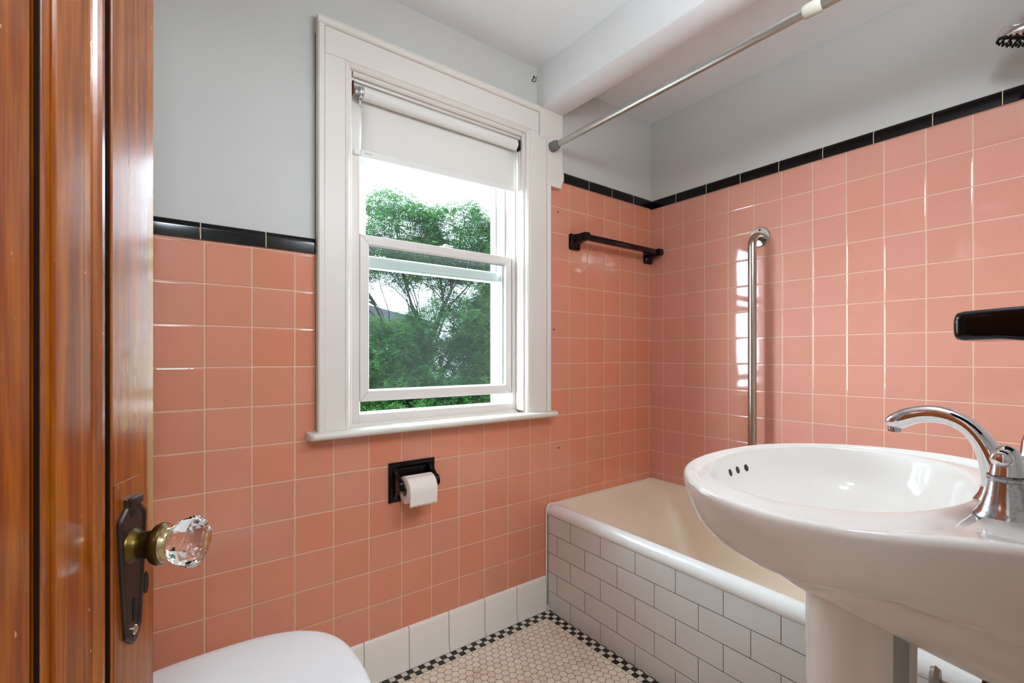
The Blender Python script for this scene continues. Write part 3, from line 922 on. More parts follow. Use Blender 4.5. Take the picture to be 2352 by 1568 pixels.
for k in range(1, 7):
    rows.append((cy_ - (RR + .0018) + .0006 * k, cz_ - .0078 * k))
grid = []
for i, (yy, zz) in enumerate(rows):
    grid.append([(X0 + .0005 + (X1 - X0 - .001) * j / 16, yy, zz - (.0009 * math.sin(j * 2.1) + .004 * j / 16 * 0 if i == len(rows) - 1 else 0)) for j in range(17)])
sh.loft(grid, closed=False)
so = obj('loose_sheet', sh, M['paper'], roll)
so.modifiers.new('thickness', 'SOLIDIFY').thickness = .0004

# ================================================================== BATHTUB
tub = thing('bathtub', 'built-in white bathtub with white subway tile front', 'bathtub', (-.35, -.73, .0))
TX0, TX1, TY0, TY1 = -.698, -.0008, YF + .0006, -.0008
def rrect(x0, x1, y0, y1, r, z, n=8):
    """rounded rectangle; r = radius"""
    pts = []
    for (px, py, a0) in ((x1 - r, y1 - r, 0), (x0 + r, y1 - r, 90), (x0 + r, y0 + r, 180), (x1 - r, y0 + r, 270)):
        for k in range(n + 1):
            a = R(a0 + k * 90 / n)
            pts.append((px + r * math.cos(a), py + r * math.sin(a), z))
    return pts
def tub_ring(front, back, left_end, right_end, r, z):
    # front: inset from apron side, back: from tub wall, left_end: from window wall, right_end: far end
    return rrect(TX0 + front, TX1 - back, TY0 + right_end, TY1 - left_end, r, z)
SL = .019
rings = [
    tub_ring(.0, 0, 0, 0, .002, .3935), tub_ring(-.002, 0, 0, 0, .002, .400), tub_ring(-.001, 0, 0, 0, .003, .412), tub_ring(.004, 0, 0, 0, .004, .423),
    tub_ring(.013, 0, 0, 0, .005, .4315), tub_ring(.024, .001, .001, .004, .006, .434), tub_ring(.034, .006, .004, .02, .02, .432),
    tub_ring(.042, .014, .008, .04, .05, .427), tub_ring(.050, .024, .016, .055, .075, .417), tub_ring(.060, .036, .034, .068, .09, .400),
    tub_ring(.072, .050, .075, .08, .10, .370), tub_ring(.085, .065, .140, .095, .11, .310), tub_ring(.100, .080, .190, .115, .12, .220),
    tub_ring(.125, .105, .235, .140, .13, .140), tub_ring(.170, .150, .290, .200, .12, .105), tub_ring(.24, .22, .36, .30, .09, .098)]
def tiltz(p):
    x, y, z = p
    dz = SL * y
    # the rim dips to the window-wall end and rises into the corner by the tub wall
    if z > .385:
        e = max(0.0, 1 - (-y) / .05) ** 1.0
        dz += -.013 * e * math.sin(max(0, min(1, (x - TX0) / .66)) * math.pi)
        dz += -.010 * e * (1.0 if x < -.5 else 0.0) * max(0, (x - TX0 - .02) / .2 if x < -.5 else 0)
    return (x, y, z + dz)
b = MB().loft([[tiltz(p) for p in r] for r in rings], False, True)
obj('tub_body', b, M['enamel'], tub, angle=60)
# roll rim along the front, whiter than the stained basin
b = MB()
prof = [(TX0 + .0005, .392), (TX0 - .0030, .400), (TX0 - .0022, .4125), (TX0 + .0030, .4238), (TX0 + .0125, .4325), (TX0 + .0240, .4352), (TX0 + .0345, .4330), (TX0 + .0430, .4276), (TX0 + .0505, .4170), (TX0 + .045, .405)]
ys = [-.004, -.03, -.08] + [-.15 - .1 * i for i in range(13)] + [YF + .002]
rg_ = []
for y in ys:
    e = max(0.0, 1 - (-y) / .07)
    rg_.append([(x, y, z + SL * y - .010 * e * (i / len(prof))) for i, (x, z) in enumerate(prof)])
b.loft(rg_, True, True)
lab(obj('rim', b, M['enamel_rim'], tub, angle=60), 'bright white rolled front rim')
# tiled apron
b = MB()
b.loft([[(TX0 + .0005, -.012, .001), (TX0 + .02, -.012, .001), (TX0 + .02, -.012, .3905), (TX0 + .0005, -.012, .3905)],
        [(TX0 + .0005, YF + .001, .001), (TX0 + .02, YF + .001, .001), (TX0 + .02, YF + .001, .3905 + SL * (YF + .012)), (TX0 + .0005, YF + .001, .3905 + SL * (YF + .012))]], True, True)
lab(obj('apron', b, M['subway'], tub, smooth=False), 'tub front of white subway tiles with dark grout')
b = MB()
cpath = [(TX0 - .003, -.0205, .003), (TX0 - .003, -.0052, .022), (TX0 - .003, -.0052, .20), (TX0 - .003, -.0052, .40), (TX0 - .001, -.005, .415), (TX0 + .008, -.005, .428), (TX0 + .022, -.004, .4325)]
b.tube(cpath, .0045, 8)
cp2 = []
for k in range(22):
    x = TX0 + .022 + (-.0060 - TX0 - .022) * k / 21
    cp2.append((x, -.0056, tiltz((x, -.004, .4315))[2] + .001 * math.sin(k * 2.3)))
b.tube(cp2, [.0042 + .0012 * math.sin(k * 1.7) for k in range(22)], 8)
b.tube([(-.0042, -.0042 - k * .07, .4315 + SL * (-k * .07) - (.003 if k == 0 else 0)) for k in range(21)], .0036, 8)
lab(obj('caulk', b, M['caulk'], tub), 'bead of white caulk along the tile')

# ================================================================== TOILET
toi = thing('toilet', 'white toilet with closed oval lid under the window wall', 'toilet', (-1.88, -.522, 0))
TYC = -.518
def oval(xf, xb, hw, z, n=64, yc=TYC):
    """toilet outline: blunt rounded front at +x, squarer back at -x"""
    xc = xf - (xf - xb) * .50
    pts = []
    for i in range(n):
        a = 2 * math.pi * i / n
        ca, sa = math.cos(a), math.sin(a)
        ex = 2.75 if ca > 0 else 3.4
        x = xc + (xf - xc) * (1 if ca > 0 else -1) * abs(ca) ** (2 / ex)
        ww = hw * (1.0 - (.12 * ((xc - x) / (xc - xb)) ** 2 if x < xc else 0))
        y = yc + ww * (1 if sa > 0 else -1) * abs(sa) ** (2 / ex)
        pts.append((x, y, z))
    return pts
XF, XB, HW = -1.649, -2.115, .2120
b = MB()
zl = .431
b.loft([oval(XF - .004, XB, HW - .004, zl - .020), oval(XF, XB, HW, zl - .015), oval(XF, XB, HW, zl - .008), oval(XF - .003, XB, HW - .003, zl - .003),
        oval(XF - .010, XB, HW - .010, zl - .0004), oval(XF - .03, XB + .02, HW - .03, zl + .001), oval(XF - .12, XB + .10, HW - .11, zl + .002)], True, True)
obj('lid', b, M['seat'], toi, angle=50)
b = MB()
zs = zl - .0215
b.loft([oval(XF - .002, XB, HW - .002, zs - .018), oval(XF + .004, XB, HW + .003, zs - .013), oval(XF + .004, XB, HW + .003, zs - .005), oval(XF, XB, HW, zs), oval(XF - .02, XB + .02, HW - .02, zs)], True, True)
obj('seat', b, M['seat'], toi, angle=50)
b = MB()
zb_ = zs - .0195
b.loft([oval(XF - .17, XB - .02, .105, .001), oval(XF - .17, XB - .02, .105, .03), oval(XF - .20, XB - .02, .095, .10), oval(XF - .16, XB - .02, .115, .20), oval(XF - .06, XB - .02, .165, .29),
        oval(XF - .012, XB - .02, .195, .345), oval(XF + .002, XB - .02, .205, .370), oval(XF + .002, XB - .02, .205, zb_ - .006), oval(XF - .004, XB - .02, .199, zb_)], True, True)
obj('bowl', b, M['porcelain'], toi, angle=60)
b = MB()
b.loft([rrect(-2.40, -2.18, TYC - .20, TYC + .20, .03, .39), rrect(-2.41, -2.17, TYC - .225, TYC + .225, .035, .46), rrect(-2.41, -2.17, TYC - .235, TYC + .235, .035, .76)], True, True)
obj('tank', b, M['porcelain'], toi, angle=60)
b = MB()
b.loft([rrect(-2.42, -2.155, TYC - .245, TYC + .245, .03, .761), rrect(-2.42, -2.15, TYC - .25, TYC + .25, .03, .775), rrect(-2.41, -2.16, TYC - .24, TYC + .24, .03, .79)], True, True)
obj('tank_lid', b, M['porcelain'], toi, angle=60)
b = MB().tube([(-2.168, TYC + .17, .70), (-2.150, TYC + .17, .70), (-2.148, TYC + .12, .695), (-2.148, TYC + .09, .69)], .007, 12)
obj('flush_lever', b, M['chrome'], toi)
for s in (-1, 1):
    obj('hinge', MB().bbox(-2.125, -2.095, TYC + s * .075 - .014, TYC + s * .075 + .014, .410, .432, .004), M['seat'], toi)

# ================================================================== PEDESTAL SINK
SX, ZR = -1.110, .860
sink = thing('pedestal_sink', 'white porcelain pedestal sink with oval basin by the tub', 'sink', (SX, -1.22, 0))
YB = YF + .002
NS = 120
halfw = [(-.9775, 0.0), (-.981, .060), (-.988, .100), (-1.000, .142), (-1.020, .182), (-1.050, .222), (-1.085, .256), (-1.125, .282), (-1.170, .300), (-1.215, .3065), (-1.255, .303), (-1.290, .290), (-1.325, .266), (-1.360, .237), (-1.400, .212), (-1.440, .202), (YB, .200)]
def half(y):
    for (ya, wa), (yb, wb_) in zip(halfw, halfw[1:]):
        if yb <= y <= ya:
            return wa + (wb_ - wa) * (ya - y) / (ya - yb)
    return halfw[-1][1]
# closed outline polyline, resampled by angle about a centre so that every ring has matching points
OC = (SX, -1.215)
_poly = [(SX + w, y) for y, w in halfw] + [(SX - w, y) for y, w in reversed(halfw)][0:-1]
def ray_poly(poly, a):
    dx, dy = math.cos(a), math.sin(a)
    best = None
    for (x1_, y1_), (x2_, y2_) in zip(poly, poly[1:] + poly[:1]):
        ex, ey = x2_ - x1_, y2_ - y1_
        den = dx * ey - dy * ex
        if abs(den) < 1e-12: continue
        t_ = ((x1_ - OC[0]) * ey - (y1_ - OC[1]) * ex) / den
        u_ = ((x1_ - OC[0]) * dy - (y1_ - OC[1]) * dx) / den
        if t_ > 0 and -1e-6 <= u_ <= 1 + 1e-6:
            if best is None or t_ > best: best = t_
    return best
ANG = [2 * math.pi * i / NS for i in range(NS)]
OUTR = [ray_poly(_poly, a) for a in ANG]
for _ in range(3):
    OUTR = [(OUTR[i - 1] + 2 * OUTR[i] + OUTR[(i + 1) % NS]) / 4 if math.sin(ANG[i]) > -.55 else OUTR[i] for i in range(NS)]
def ell_r(cx, cy, rx, ry, a):
    dx, dy = math.cos(a), math.sin(a)
    ox, oy = OC[0] - cx, OC[1] - cy
    A_ = (dx / rx) ** 2 + (dy / ry) ** 2
    B_ = 2 * (ox * dx / rx ** 2 + oy * dy / ry ** 2)
    C_ = (ox / rx) ** 2 + (oy / ry) ** 2 - 1
    return (-B_ + math.sqrt(max(0, B_ * B_ - 4 * A_ * C_))) / (2 * A_)
def ring_out(inset, z, shrink=1.0):
    out = []
    for i, a in enumerate(ANG):
        r = OUTR[i] * shrink - inset
        x = OC[0] + r * math.cos(a); y = OC[1] + r * math.sin(a)
        out.append((x, max(y, YB) , z))
    return out
def ring_ell(cx, cy, rx, ry, z):
    return [(OC[0] + ell_r(cx, cy, rx, ry, a) * math.cos(a), OC[1] + ell_r(cx, cy, rx, ry, a) * math.sin(a), z) for a in ANG]
def ring_mix(r0, r1, f, z):
    return [(p[0] + (q[0] - p[0]) * f, p[1] + (q[1] - p[1]) * f, z) for p, q in zip(r0, r1)]
BC = (-1.100, -1.170)
bowl_e = lambda k, z, dy=0.0: ring_ell(BC[0], BC[1] + dy, .2370 * k, .1655 * k, z)
E0 = bowl_e(1.0, .8465)
def step_ring(d, z):
    # inner line of the raised outer lip: near the outer edge in front, swallowed by the deck at the back
    o = ring_out(d, z)
    return [(p[0], max(p[1], q[1] - .030), z) for p, q in zip(o, E0)]
rings = []
# underside from pedestal up
def under(shrink, z, cy):
    r = []
    for i, a in enumerate(ANG):
        bk = max(0.0, min(1.0, (-math.sin(a) - .30) / .45)); bk = bk * bk * (3 - 2 * bk)
        sh = shrink + (1 - shrink) * .92 * bk
        rr_ = OUTR[i] * sh
        x = OC[0] + rr_ * math.cos(a); y = OC[1] + rr_ * math.sin(a)
        y = y + (cy - OC[1]) * (1 - shrink) * (1 - bk)
        r.append((x, max(y, YB), z - .004 * bk))
    return r
def keel(hw, hwb, yf, z, drop):
    """ring of the lower body: rounded front of half width hw at yf, widening to hwb where it meets the wall"""
    out = []
    for i, a in enumerate(ANG):
        ca, sa = math.cos(a), math.sin(a)
        yc = yf - hw
        if sa >= 0:
            x = SX + hw * ca; y = yc + (yf - yc) * sa
        else:
            k = min(1.0, abs(sa) / .80)
            y = yc + (YB - yc) * k
            w_ = hw + (hwb - hw) * k
            x = SX + w_ * (1 if ca > 0 else -1) if k < 1 else SX + hwb * ca / .60
        out.append((x, y, z - drop * max(0.0, min(1.0, (yf - y) / (yf - YB)))))
    return out
KB = [keel(.045, .080, -1.120, .678, .036), keel(.062, .100, -1.104, .680, .034), keel(.090, .130, -1.086, .694, .030), keel(.130, .160, -1.070, .716, .022), keel(.168, .182, -1.058, .742, .012), keel(.192, .192, -1.052, .760, .004)]
rings += KB
rings += [under(.690, .7672, -1.222), under(.70, .7660, -1.222), under(.72, .7655, -1.222), under(.78, .7675, -1.222), under(.845, .7730, -1.22), under(.900, .7845, -1.22), under(.950, .803, -1.22), under(.985, .828, -1.215)]
rings += [ring_out(.0005, .842), ring_out(0, .8505), ring_out(.002, .8568), ring_out(.0065, .8595), ring_out(.0115, .8592)]
S1 = step_ring(.0150, .8568); S2 = step_ring(.0180, .8518); S3 = step_ring(.0240, .8503)
rings += [S1, S2, S3]
rings += [ring_mix(S3, E0, .20, .8532), ring_mix(S3, E0, .45, .8556), ring_mix(S3, E0, .70, .8565), ring_mix(S3, E0, .88, .8556), bowl_e(1.0, .8530), bowl_e(.985, .8465), bowl_e(.965, .8360), bowl_e(.935, .8200), bowl_e(.90, .8040), bowl_e(.84, .7860, -.002), bowl_e(.74, .7690, -.006), bowl_e(.58, .7540, -.012), bowl_e(.36, .7445, -.02), bowl_e(.12, .7410, -.026)]
b = MB().loft(rings, True, True)
obj('basin', b, M['porcelain'], sink, angle=75)
# overflow holes in the front wall of the bowl
for hx in (-1.1345, -1.1045, -1.0745):
    hz, kk = .8265, .9475
    rx_, ry_ = .2370 * kk, .1655 * kk
    dx_ = hx - BC[0]; dy_ = ry_ * math.sqrt(1 - (dx_ / rx_) ** 2)
    n_ = Vector((-dx_ / rx_ ** 2, -dy_ / ry_ ** 2, 0)).normalized() + Vector((0, 0, .34))
    n_.normalize()
    b = MB().lathe([(.0066, -.003), (.0066, .0003), (.0060, .0005), (.0, .0005)], (hx, BC[1] + dy_, hz), n_, 20, cap1=False)
    lab(obj('overflow_hole', b, M['hole'], sink), 'dark round overflow hole')
lab(obj('drain', MB().lathe([(.021, 0), (.023, .002), (.019, .004), (.016, .002)], (BC[0], BC[1] - .026, .7415), 'z', 28), M['chrome'], sink), 'chrome drain')
# pedestal column, hollow at the back
def ped_ring(w, d, z):
    pts = []
    n = 36
    for k in range(n + 1):
        a = R(-38 + 256 * k / n)
        pts.append((SX + w * math.cos(a), -1.215 + d * math.sin(a), z))
    for k in range(n, -1, -1):
        a = R(-38 + 256 * k / n)
        pts.append((SX + (w - .012) * math.cos(a), -1.215 + (d - .012) * math.sin(a), z))
    return pts
b = MB().loft([ped_ring(.120, .120, .001), ped_ring(.120, .120, .03), ped_ring(.104, .104, .07), ped_ring(.088, .088, .16), ped_ring(.078, .080, .32), ped_ring(.075, .077, .50), ped_ring(.078, .080, .6830)], True, True)
obj('pedestal', b, M['porcelain'], sink, angle=50)

# ================================================================== FAUCET
fa = thing('faucet', 'chrome widespread faucet with curved spout on the sink deck', 'faucet', (-1.115, -1.365, .8515))
FX = -1.115
top = [(-1.240, .9485), (-1.2478, .9574), (-1.2653, .9678), (-1.2845, .9725), (-1.3028, .9728), (-1.3203, .9667), (-1.335, .9577), (-1.3452, .9459), (-1.3551, .9332), (-1.3635, .9180), (-1.3720, .8950), (-1.3800, .8640), (-1.3830, .8520)]
bot = [(-1.2400, .9400), (-1.2540, .9335), (-1.2640, .9365), (-1.2750, .9446), (-1.2891, .9486), (-1.305, .9486), (-1.3203, .9428), (-1.3309, .9297), (-1.3371, .9135), (-1.3405, .8950), (-1.3420, .8800), (-1.3425, .8600), (-1.3425, .8520)]
rings = []
wid = [.0075, .0135, .0150, .0150, .0145, .0145, .0150, .0155, .0160, .0165, .0170, .0175, .0180]
for (ty, tz), (by_, bz), w in zip(top, bot, wid):
    c_ = Vector((FX, (ty + by_) / 2, (tz + bz) / 2)); h_ = Vector((0, ty - by_, tz - bz)) / 2
    ring = []
    for k in range(24):
        a = 2 * math.pi * k / 24
        ca, sa = math.cos(a), math.sin(a)
        ring.append(c_ + Vector((1, 0, 0)) * (w * (1 if ca > 0 else -1) * abs(ca) ** .8) + h_ * ((1 if sa > 0 else -1) * abs(sa) ** .9))
    rings.append(ring)
obj('spout', MB().loft(rings, True, True), M['chrome'], fa, angle=60, subd=1)
obj('spout_base', MB().lathe([(.0285, 0), (.0290, .003), (.0270, .007), (.0240, .012), (.0215, .020)], (FX, -1.3625, .8516), 'z', 32), M['chrome'], fa)
obj('aerator', MB().lathe([(.0070, 0), (.0078, .001), (.0078, .010)], (FX, -1.2515, .9295), 'z', 20), M['worn_chrome'], fa)
def handle(cx, cy, aim):
    z0 = .8522
    b_ = MB().lathe([(.0285, 0), (.0292, .002), (.0285, .005), (.0250, .009), (.0215, .017), (.0185, .029), (.0168, .039), (.0163, .0445)], (cx, cy, z0), 'z', 36)
    ho_ = lab(obj('handle_base', b_, M['worn_chrome'], fa), 'water-spotted chrome handle base')
    b_ = MB().lathe([(.0163, .0447), (.0172, .0462), (.0160, .0480), (.0172, .0500), (.0160, .0515)], (cx, cy, z0), 'z', 36)
    lab(obj('ring', b_, M['worn_chrome'], ho_), 'grimy ring under the handle')
    b_ = MB().lathe([(.0150, .0517), (.0138, .058), (.0128, .066), (.0120, .073), (.0100, .080), (.0058, .0845), (.0010, .086)], (cx, cy, z0), 'z', 36)
    hd_ = obj('handle_cap', b_, M['chrome'], fa)
    d_ = Vector((math.cos(aim), math.sin(aim), .10)).normalized()
    c_ = Vector((cx, cy, z0 + .0715))
    b_ = MB().tube([c_ + d_ * s_ for s_ in (.000, .012, .022, .030, .036, .040, .0425, .0435)], [.0085, .0082, .0082, .0092, .0098, .0088, .0060, .002], 20)
    obj('lever', b_, M['chrome'], hd_, angle=60)
handle(-1.196, -1.3745, R(180))
handle(-1.020, -1.3800, R(0))

# ================================================================== BLACK CERAMIC HOLDER
hd = thing('ceramic_holder', 'glossy black ceramic holder projecting from the wall above the sink faucet', 'holder', (-1.17, YF + .002, 1.075))
def hold_ring(y, z0_, z1_, x0_, x1_, r):
    pts = []
    for (px, pz, a0) in ((x1_ - r, z1_ - r, 0), (x0_ + r, z1_ - r, 90), (x0_ + r, z0_ + r, 180), (x1_ - r, z0_ + r, 270)):
        for k in range(5):
            a = R(a0 + k * 22.5)
            pts.append((px + r * math.cos(a), y, pz + r * math.sin(a)))
    return pts
HX0, HX1 = -1.246, -1.130
b = MB().loft([hold_ring(YF + .0006, 1.040, 1.105, HX0 - .010, HX1 + .010, .008), hold_ring(YF + .012, 1.040, 1.105, HX0 - .010, HX1 + .010, .008), hold_ring(YF + .020, 1.046, 1.100, HX0 - .002, HX1 + .002, .010),
               hold_ring(-1.435, 1.0515, 1.0945, HX0, HX1, .008), hold_ring(-1.395, 1.0565, 1.0938, HX0, HX1, .007), hold_ring(-1.375, 1.0590, 1.0930, HX0, HX1, .007), hold_ring(-1.345, 1.0580, 1.0915, HX0 + .001, HX1 - .001, .008), hold_ring(-1.339, 1.0595, 1.0902, HX0 + .004, HX1 - .004, .009), hold_ring(-1.336, 1.0625, 1.0870, HX0 + .010, HX1 - .010, .009)], True, True)
obj('body', b, M['black'], hd, angle=60)

# ================================================================== SHOWER HEAD
shw = thing('shower_fixture', 'chrome shower head with black nozzles above the tub', 'shower head', (-.24, YF + .01, 1.86))
HC = Vector((-.224, -1.297, 1.850)); HA = Vector((.10, .38, -1.0)).normalized()     # spray direction
b = MB().lathe([(.012, -.078), (.014, -.064), (.026, -.056), (.040, -.044), (.050, -.026), (.0545, -.012), (.0550, -.0115), (.0545, -.0105), (.0575, .004), (.0560, .0085), (.048, .010)], HC, HA, 40)
obj('head', b, M['chrome'], shw)
e1 = HA.orthogonal().normalized(); e2 = HA.cross(e1)
nz_ = MB()
for rr_, n in ((.0510, 26), (.0410, 20), (.0280, 14), (.0140, 8)):
    for i in range(n):
        a = 2 * math.pi * i / n
        nz_.lathe([(.0029, .0085), (.0026, .0120), (.0018, .0132)], HC + e1 * rr_ * math.cos(a) + e2 * rr_ * math.sin(a), HA, 8)
lab(obj('nozzle_plate', nz_, M['void'], shw), 'black rubber nozzles on the face')
arm = [HC - HA * .070, HC - HA * .10, Vector((HC.x - .005, -1.34, 1.965)), Vector((HC.x - .005, -1.40, 1.985)), Vector((HC.x - .005, YF + .008, 1.985))]
obj('arm', MB().tube(arm, .0095, 16), M['chrome'], shw)
obj('flange', MB().lathe([(.030, .0006), (.030, .004), (.020, .010), (.012, .012)], (HC.x - .005, YF, 1.985), 'y', 28), M['chrome'], shw)

# ================================================================== SHUT-OFF VALVE under the sink
VX, VY, VZ = -1.000, -1.330, .532
vv = thing('shutoff_valve', 'small shut-off valve with grey oval handle behind the sink pedestal', 'valve', (VX, VY, VZ))
obj('body', MB().lathe([(.010, -.016), (.012, -.012), (.012, .012), (.009, .018)], (VX, VY, VZ), 'z', 18), M['worn_chrome'], vv)
b = MB().lathe([(.0, -.004), (.014, -.004), (.0165, 0), (.014, .004), (.0, .004)], (0, 0, 0), 'y', 24, cap0=False, cap1=False)
b.v = [(VX + v[0] * .75, VY + .056 + v[1] * 1.5, VZ + v[2] * 1.35) for v in b.v]
lab(obj('handle', b, M['clear_plastic'], vv), 'grey plastic oval handle')
obj('stem', MB().lathe([(.0045, 0), (.0045, .051)], (VX, VY, VZ), 'y', 12), M['worn_chrome'], vv)
obj('supply_tube', MB().tube([(VX, VY, VZ + .016), (VX, VY - .004, VZ + .06), (VX + .008, VY - .03, VZ + .10), (VX + .010, -1.40, VZ + .13), (VX + .010, -1.405, .672)], .0048, 12), M['brass'], vv)
obj('stub_pipe', MB().tube([(VX, YF + .001, VZ), (VX, -1.40, VZ), (VX, VY - .011, VZ)], .0075, 14), M['brass'], vv)

# ================================================================== DOOR
DH = 25.0
door = thing('door_1', 'open varnished brown wood panel door with a glass knob', 'door', (-2.307, -1.4705, 0), kind='structure', rotz=R(65))
prof = [(.000, .0), (.774, .0)]
face = [(.774, .035), (.774, .0012), (.7732, .0), (.6973, .0), (.6965, .0012), (.6963, .014), (.6885, .014), (.6870, .004), (.6845, .0), (.6805, -.0025), (.6760, -.0028), (.6722, -.0008), (.6706, .002),
        (.6582, .002), (.6575, .0065), (.6556, .0065), (.6550, .0008), (.6545, .0), (.6212, .0), (.6206, .0008), (.6202, .0055), (.6190, .0055), (.6186, .004), (.6104, .004), (.6098, .0048), (.6096, .024), (.6025, .024), (.6022, .0075), (.6010, .0065)]
mirror = [(.774 - s, y) for s, y in reversed(face)]
pl = face + mirror
b = MB().prism_z(pl, .01, 2.035)
obj('door_leaf', b, M['wood'], door, local=True, angle=18)
for (z0_, z1_) in ((.0105, .26), (1.90, 2.0345)):
    obj('rail', MB().bbox(.0785, .6955, -.0045, .030, z0_, z1_, .002), M['wood'], door, local=True)
b = MB()  # thin dark strips put shade and grime of the slots into the colour
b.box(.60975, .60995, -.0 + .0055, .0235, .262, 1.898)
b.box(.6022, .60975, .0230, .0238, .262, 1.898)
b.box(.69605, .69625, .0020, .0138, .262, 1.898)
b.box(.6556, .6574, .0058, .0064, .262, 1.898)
lab(obj('groove', b, simple('groove_shade_dark', rgb(34, 16, 7), .5), door, local=True, smooth=False), 'dark strips painting the shade and grime in the slots beside the panel moulding')
b = MB()
patch = [(.6985, 0), (.7470, 0), (.7470, -.0008), (.6985, -.0008)]
b.loft([[(x, y, .700 + (.020 if x > .72 else 0)) for x, y in patch], [(x, y, .908 + (.0 if x > .72 else 0)) for x, y in patch]], True, True)
lab(obj('lock_patch', b, M['wood'], door, local=True, smooth=False), 'let-in wood patch around the lock')
# escutcheon
EC = .7262
def esc(y, k):
    pts = [(0.0120, .8885), (.0120, .8800), (.0235, .8700), (.0250, .8660), (.0215, .8200), (.0160, .7620), (.0135, .7420), (.0040, .7330), (0, .7300)]
    full = [(EC + x, z) for x, z in pts] + [(EC - x, z) for x, z in reversed(pts[:-1])]
    cz2 = .815
    return [(EC + (x - EC) * (1 - k / .024), y, cz2 + (z - cz2) * (1 - k / .075)) for x, z in full]
b = MB().loft([esc(0.0, 0), esc(-.0032, 0), esc(-.0050, .0016), esc(-.0052, .0040), esc(-.0036, .0058), esc(-.0036, .0070)], True, True)
es = lab(obj('escutcheon', b, M['bronze'], door, local=True, angle=25), 'dark bronze keyhole plate')
b = MB().bbox(EC - .0110, EC + .0110, -.0085, -.0030, .8800, .8890, .0015)
obj('finial', b, M['bronze'], es, local=True)
b = MB()
b.lathe([(.0034, 0), (.0034, -.0006)], (EC + .002, -.0037, .7755), 'y', 14)
b.add([(EC, -.0043, .774), (EC + .004, -.0043, .774), (EC + .0048, -.0043, .755), (EC - .0008, -.0043, .755), (EC, -.0036, .774), (EC + .004, -.0036, .774), (EC + .0048, -.0036, .755), (EC - .0008, -.0036, .755)],
      [(0, 1, 2, 3), (4, 7, 6, 5), (0, 4, 5, 1), (1, 5, 6, 2), (2, 6, 7, 3), (3, 7, 4, 0)])
lab(obj('keyhole', b, M['void'], es, local=True), 'black keyhole')
b = MB().lathe([(.0052, 0), (.0052, -.0014), (.0040, -.0024), (.0, -.0026)], (EC + .001, -.0036, .7450), 'y', 16)
lab(obj('screw', b, M['ferrule'], es, local=True), 'pale screw head')
b = MB().lathe([(.0036, 0), (.0036, -.0005)], (EC, -.0037, .8710), 'y', 14)
lab(obj('screw_hole', b, M['void'], es, local=True), 'empty dark screw hole')
b = MB().lathe([(.0048, 0), (.0048, -.0007)], (.7575, -.0001, .7820), 'y', 14)
b.v = [(v[0], v[1], .782 + (v[2] - .782) * 2.6) for v in b.v]
lab(obj('old_keyhole', b, M['void'], door, local=True), 'dark oval hole beside the plate')
# knob
KX, KZ = EC, .8360
kn = obj('knob_shank', MB().lathe([(.0185, -.0036), (.0175, -.006), (.0148, -.009), (.0140, -.012), (.0145, -.020), (.0165, -.0225), (.0205, -.0255), (.0222, -.0290), (.0220, -.0325), (.0200, -.0345)], (KX, 0, KZ), 'y', 36), M['brass'], door, local=True)
lab(obj('ferrule', MB().lathe([(.0200, -.0346), (.0196, -.0372), (.0160, -.0380), (.0168, -.0405)], (KX, 0, KZ), 'y', 36), M['ferrule'], kn, local=True), 'bright metal ferrule')
gl = MB()
rings = []
for (r, h, fl) in ((.0150, -.0406, 0), (.0190, -.0425, .0), (.0235, -.0490, .015), (.0262, -.0570, .02), (.0280, -.0635, .03), (.0232, -.0690, .01), (.0165, -.0735, .0), (.0120, -.0742, 0)):
    ring = []
    for k in range(16):
        a = 2 * math.pi * k / 16
        rr_ = r * (1 + (fl if k % 2 == 0 else -fl))
        ring.append((KX + rr_ * math.cos(a), h, KZ + rr_ * math.sin(a)))
    rings.append(ring)
gl.loft(rings, True, True)
lab(obj('glass_knob', gl, M['crystal'], kn, local=True, smooth=False), 'faceted clear glass knob')
lab(obj('knob_core', MB().lathe([(.0125, -.0412), (.0125, -.0424), (.002, -.0424)], (KX, 0, KZ), 'y', 24), M['ferrule'], kn, local=True), 'silvery core behind the glass')

# ================================================================== LAMPS out of frame: vanity light and an added hall fill
vl = thing('vanity_light', 'two-globe vanity light on the wall above the sink, outside the frame', 'lamp', (-1.10, YF + .001, 1.93))
obj('back_plate', MB().bbox(-1.32, -.88, YF + .0006, YF + .022, 1.895, 1.965, .004), M['chrome'], vl)
for gx_ in (-1.225, -.975):
    obj('arm', MB().tube([(gx_, YF + .02, 1.93), (gx_, YF + .06, 1.93), (gx_, YF + .085, 1.915)], .010, 14), M['chrome'], vl)
    obj('globe', MB().lathe([(.012, .052), (.034, .044), (.050, .020), (.054, 0), (.050, -.020), (.034, -.042), (.012, -.053)], (gx_, YF + .10, 1.862), 'z', 24), M['globe'], vl)
hl = thing('hall_fill_light', 'round fill lamp added in the hall beyond the doorway, outside the frame', 'lamp', (-1.95, -2.35, CEIL))  # fill lamp added in the hall to brighten the room from the camera side
obj('canopy', MB().lathe([(.13, 0), (.13, -.02), (.11, -.03)], (-1.95, -2.35, CEIL - .0006), 'z', 28), M['chrome'], hl)
obj('globe', MB().lathe([(.11, -.031), (.14, -.06), (.13, -.10), (.08, -.13), (.01, -.14)], (-1.95, -2.35, CEIL), 'z', 28), M['hall_fill'], hl)

# ================================================================== OUTSIDE
GZ = -3.2
tag(obj('ground', MB().box(-25, 40, .5, 60, GZ - .2, GZ), M['bounce_ground'], smooth=False), 'unseen ground below the window, coloured pale to bounce light up into the room', 'ground', kind='structure')  # ground coloured pale as an added reflector for the room

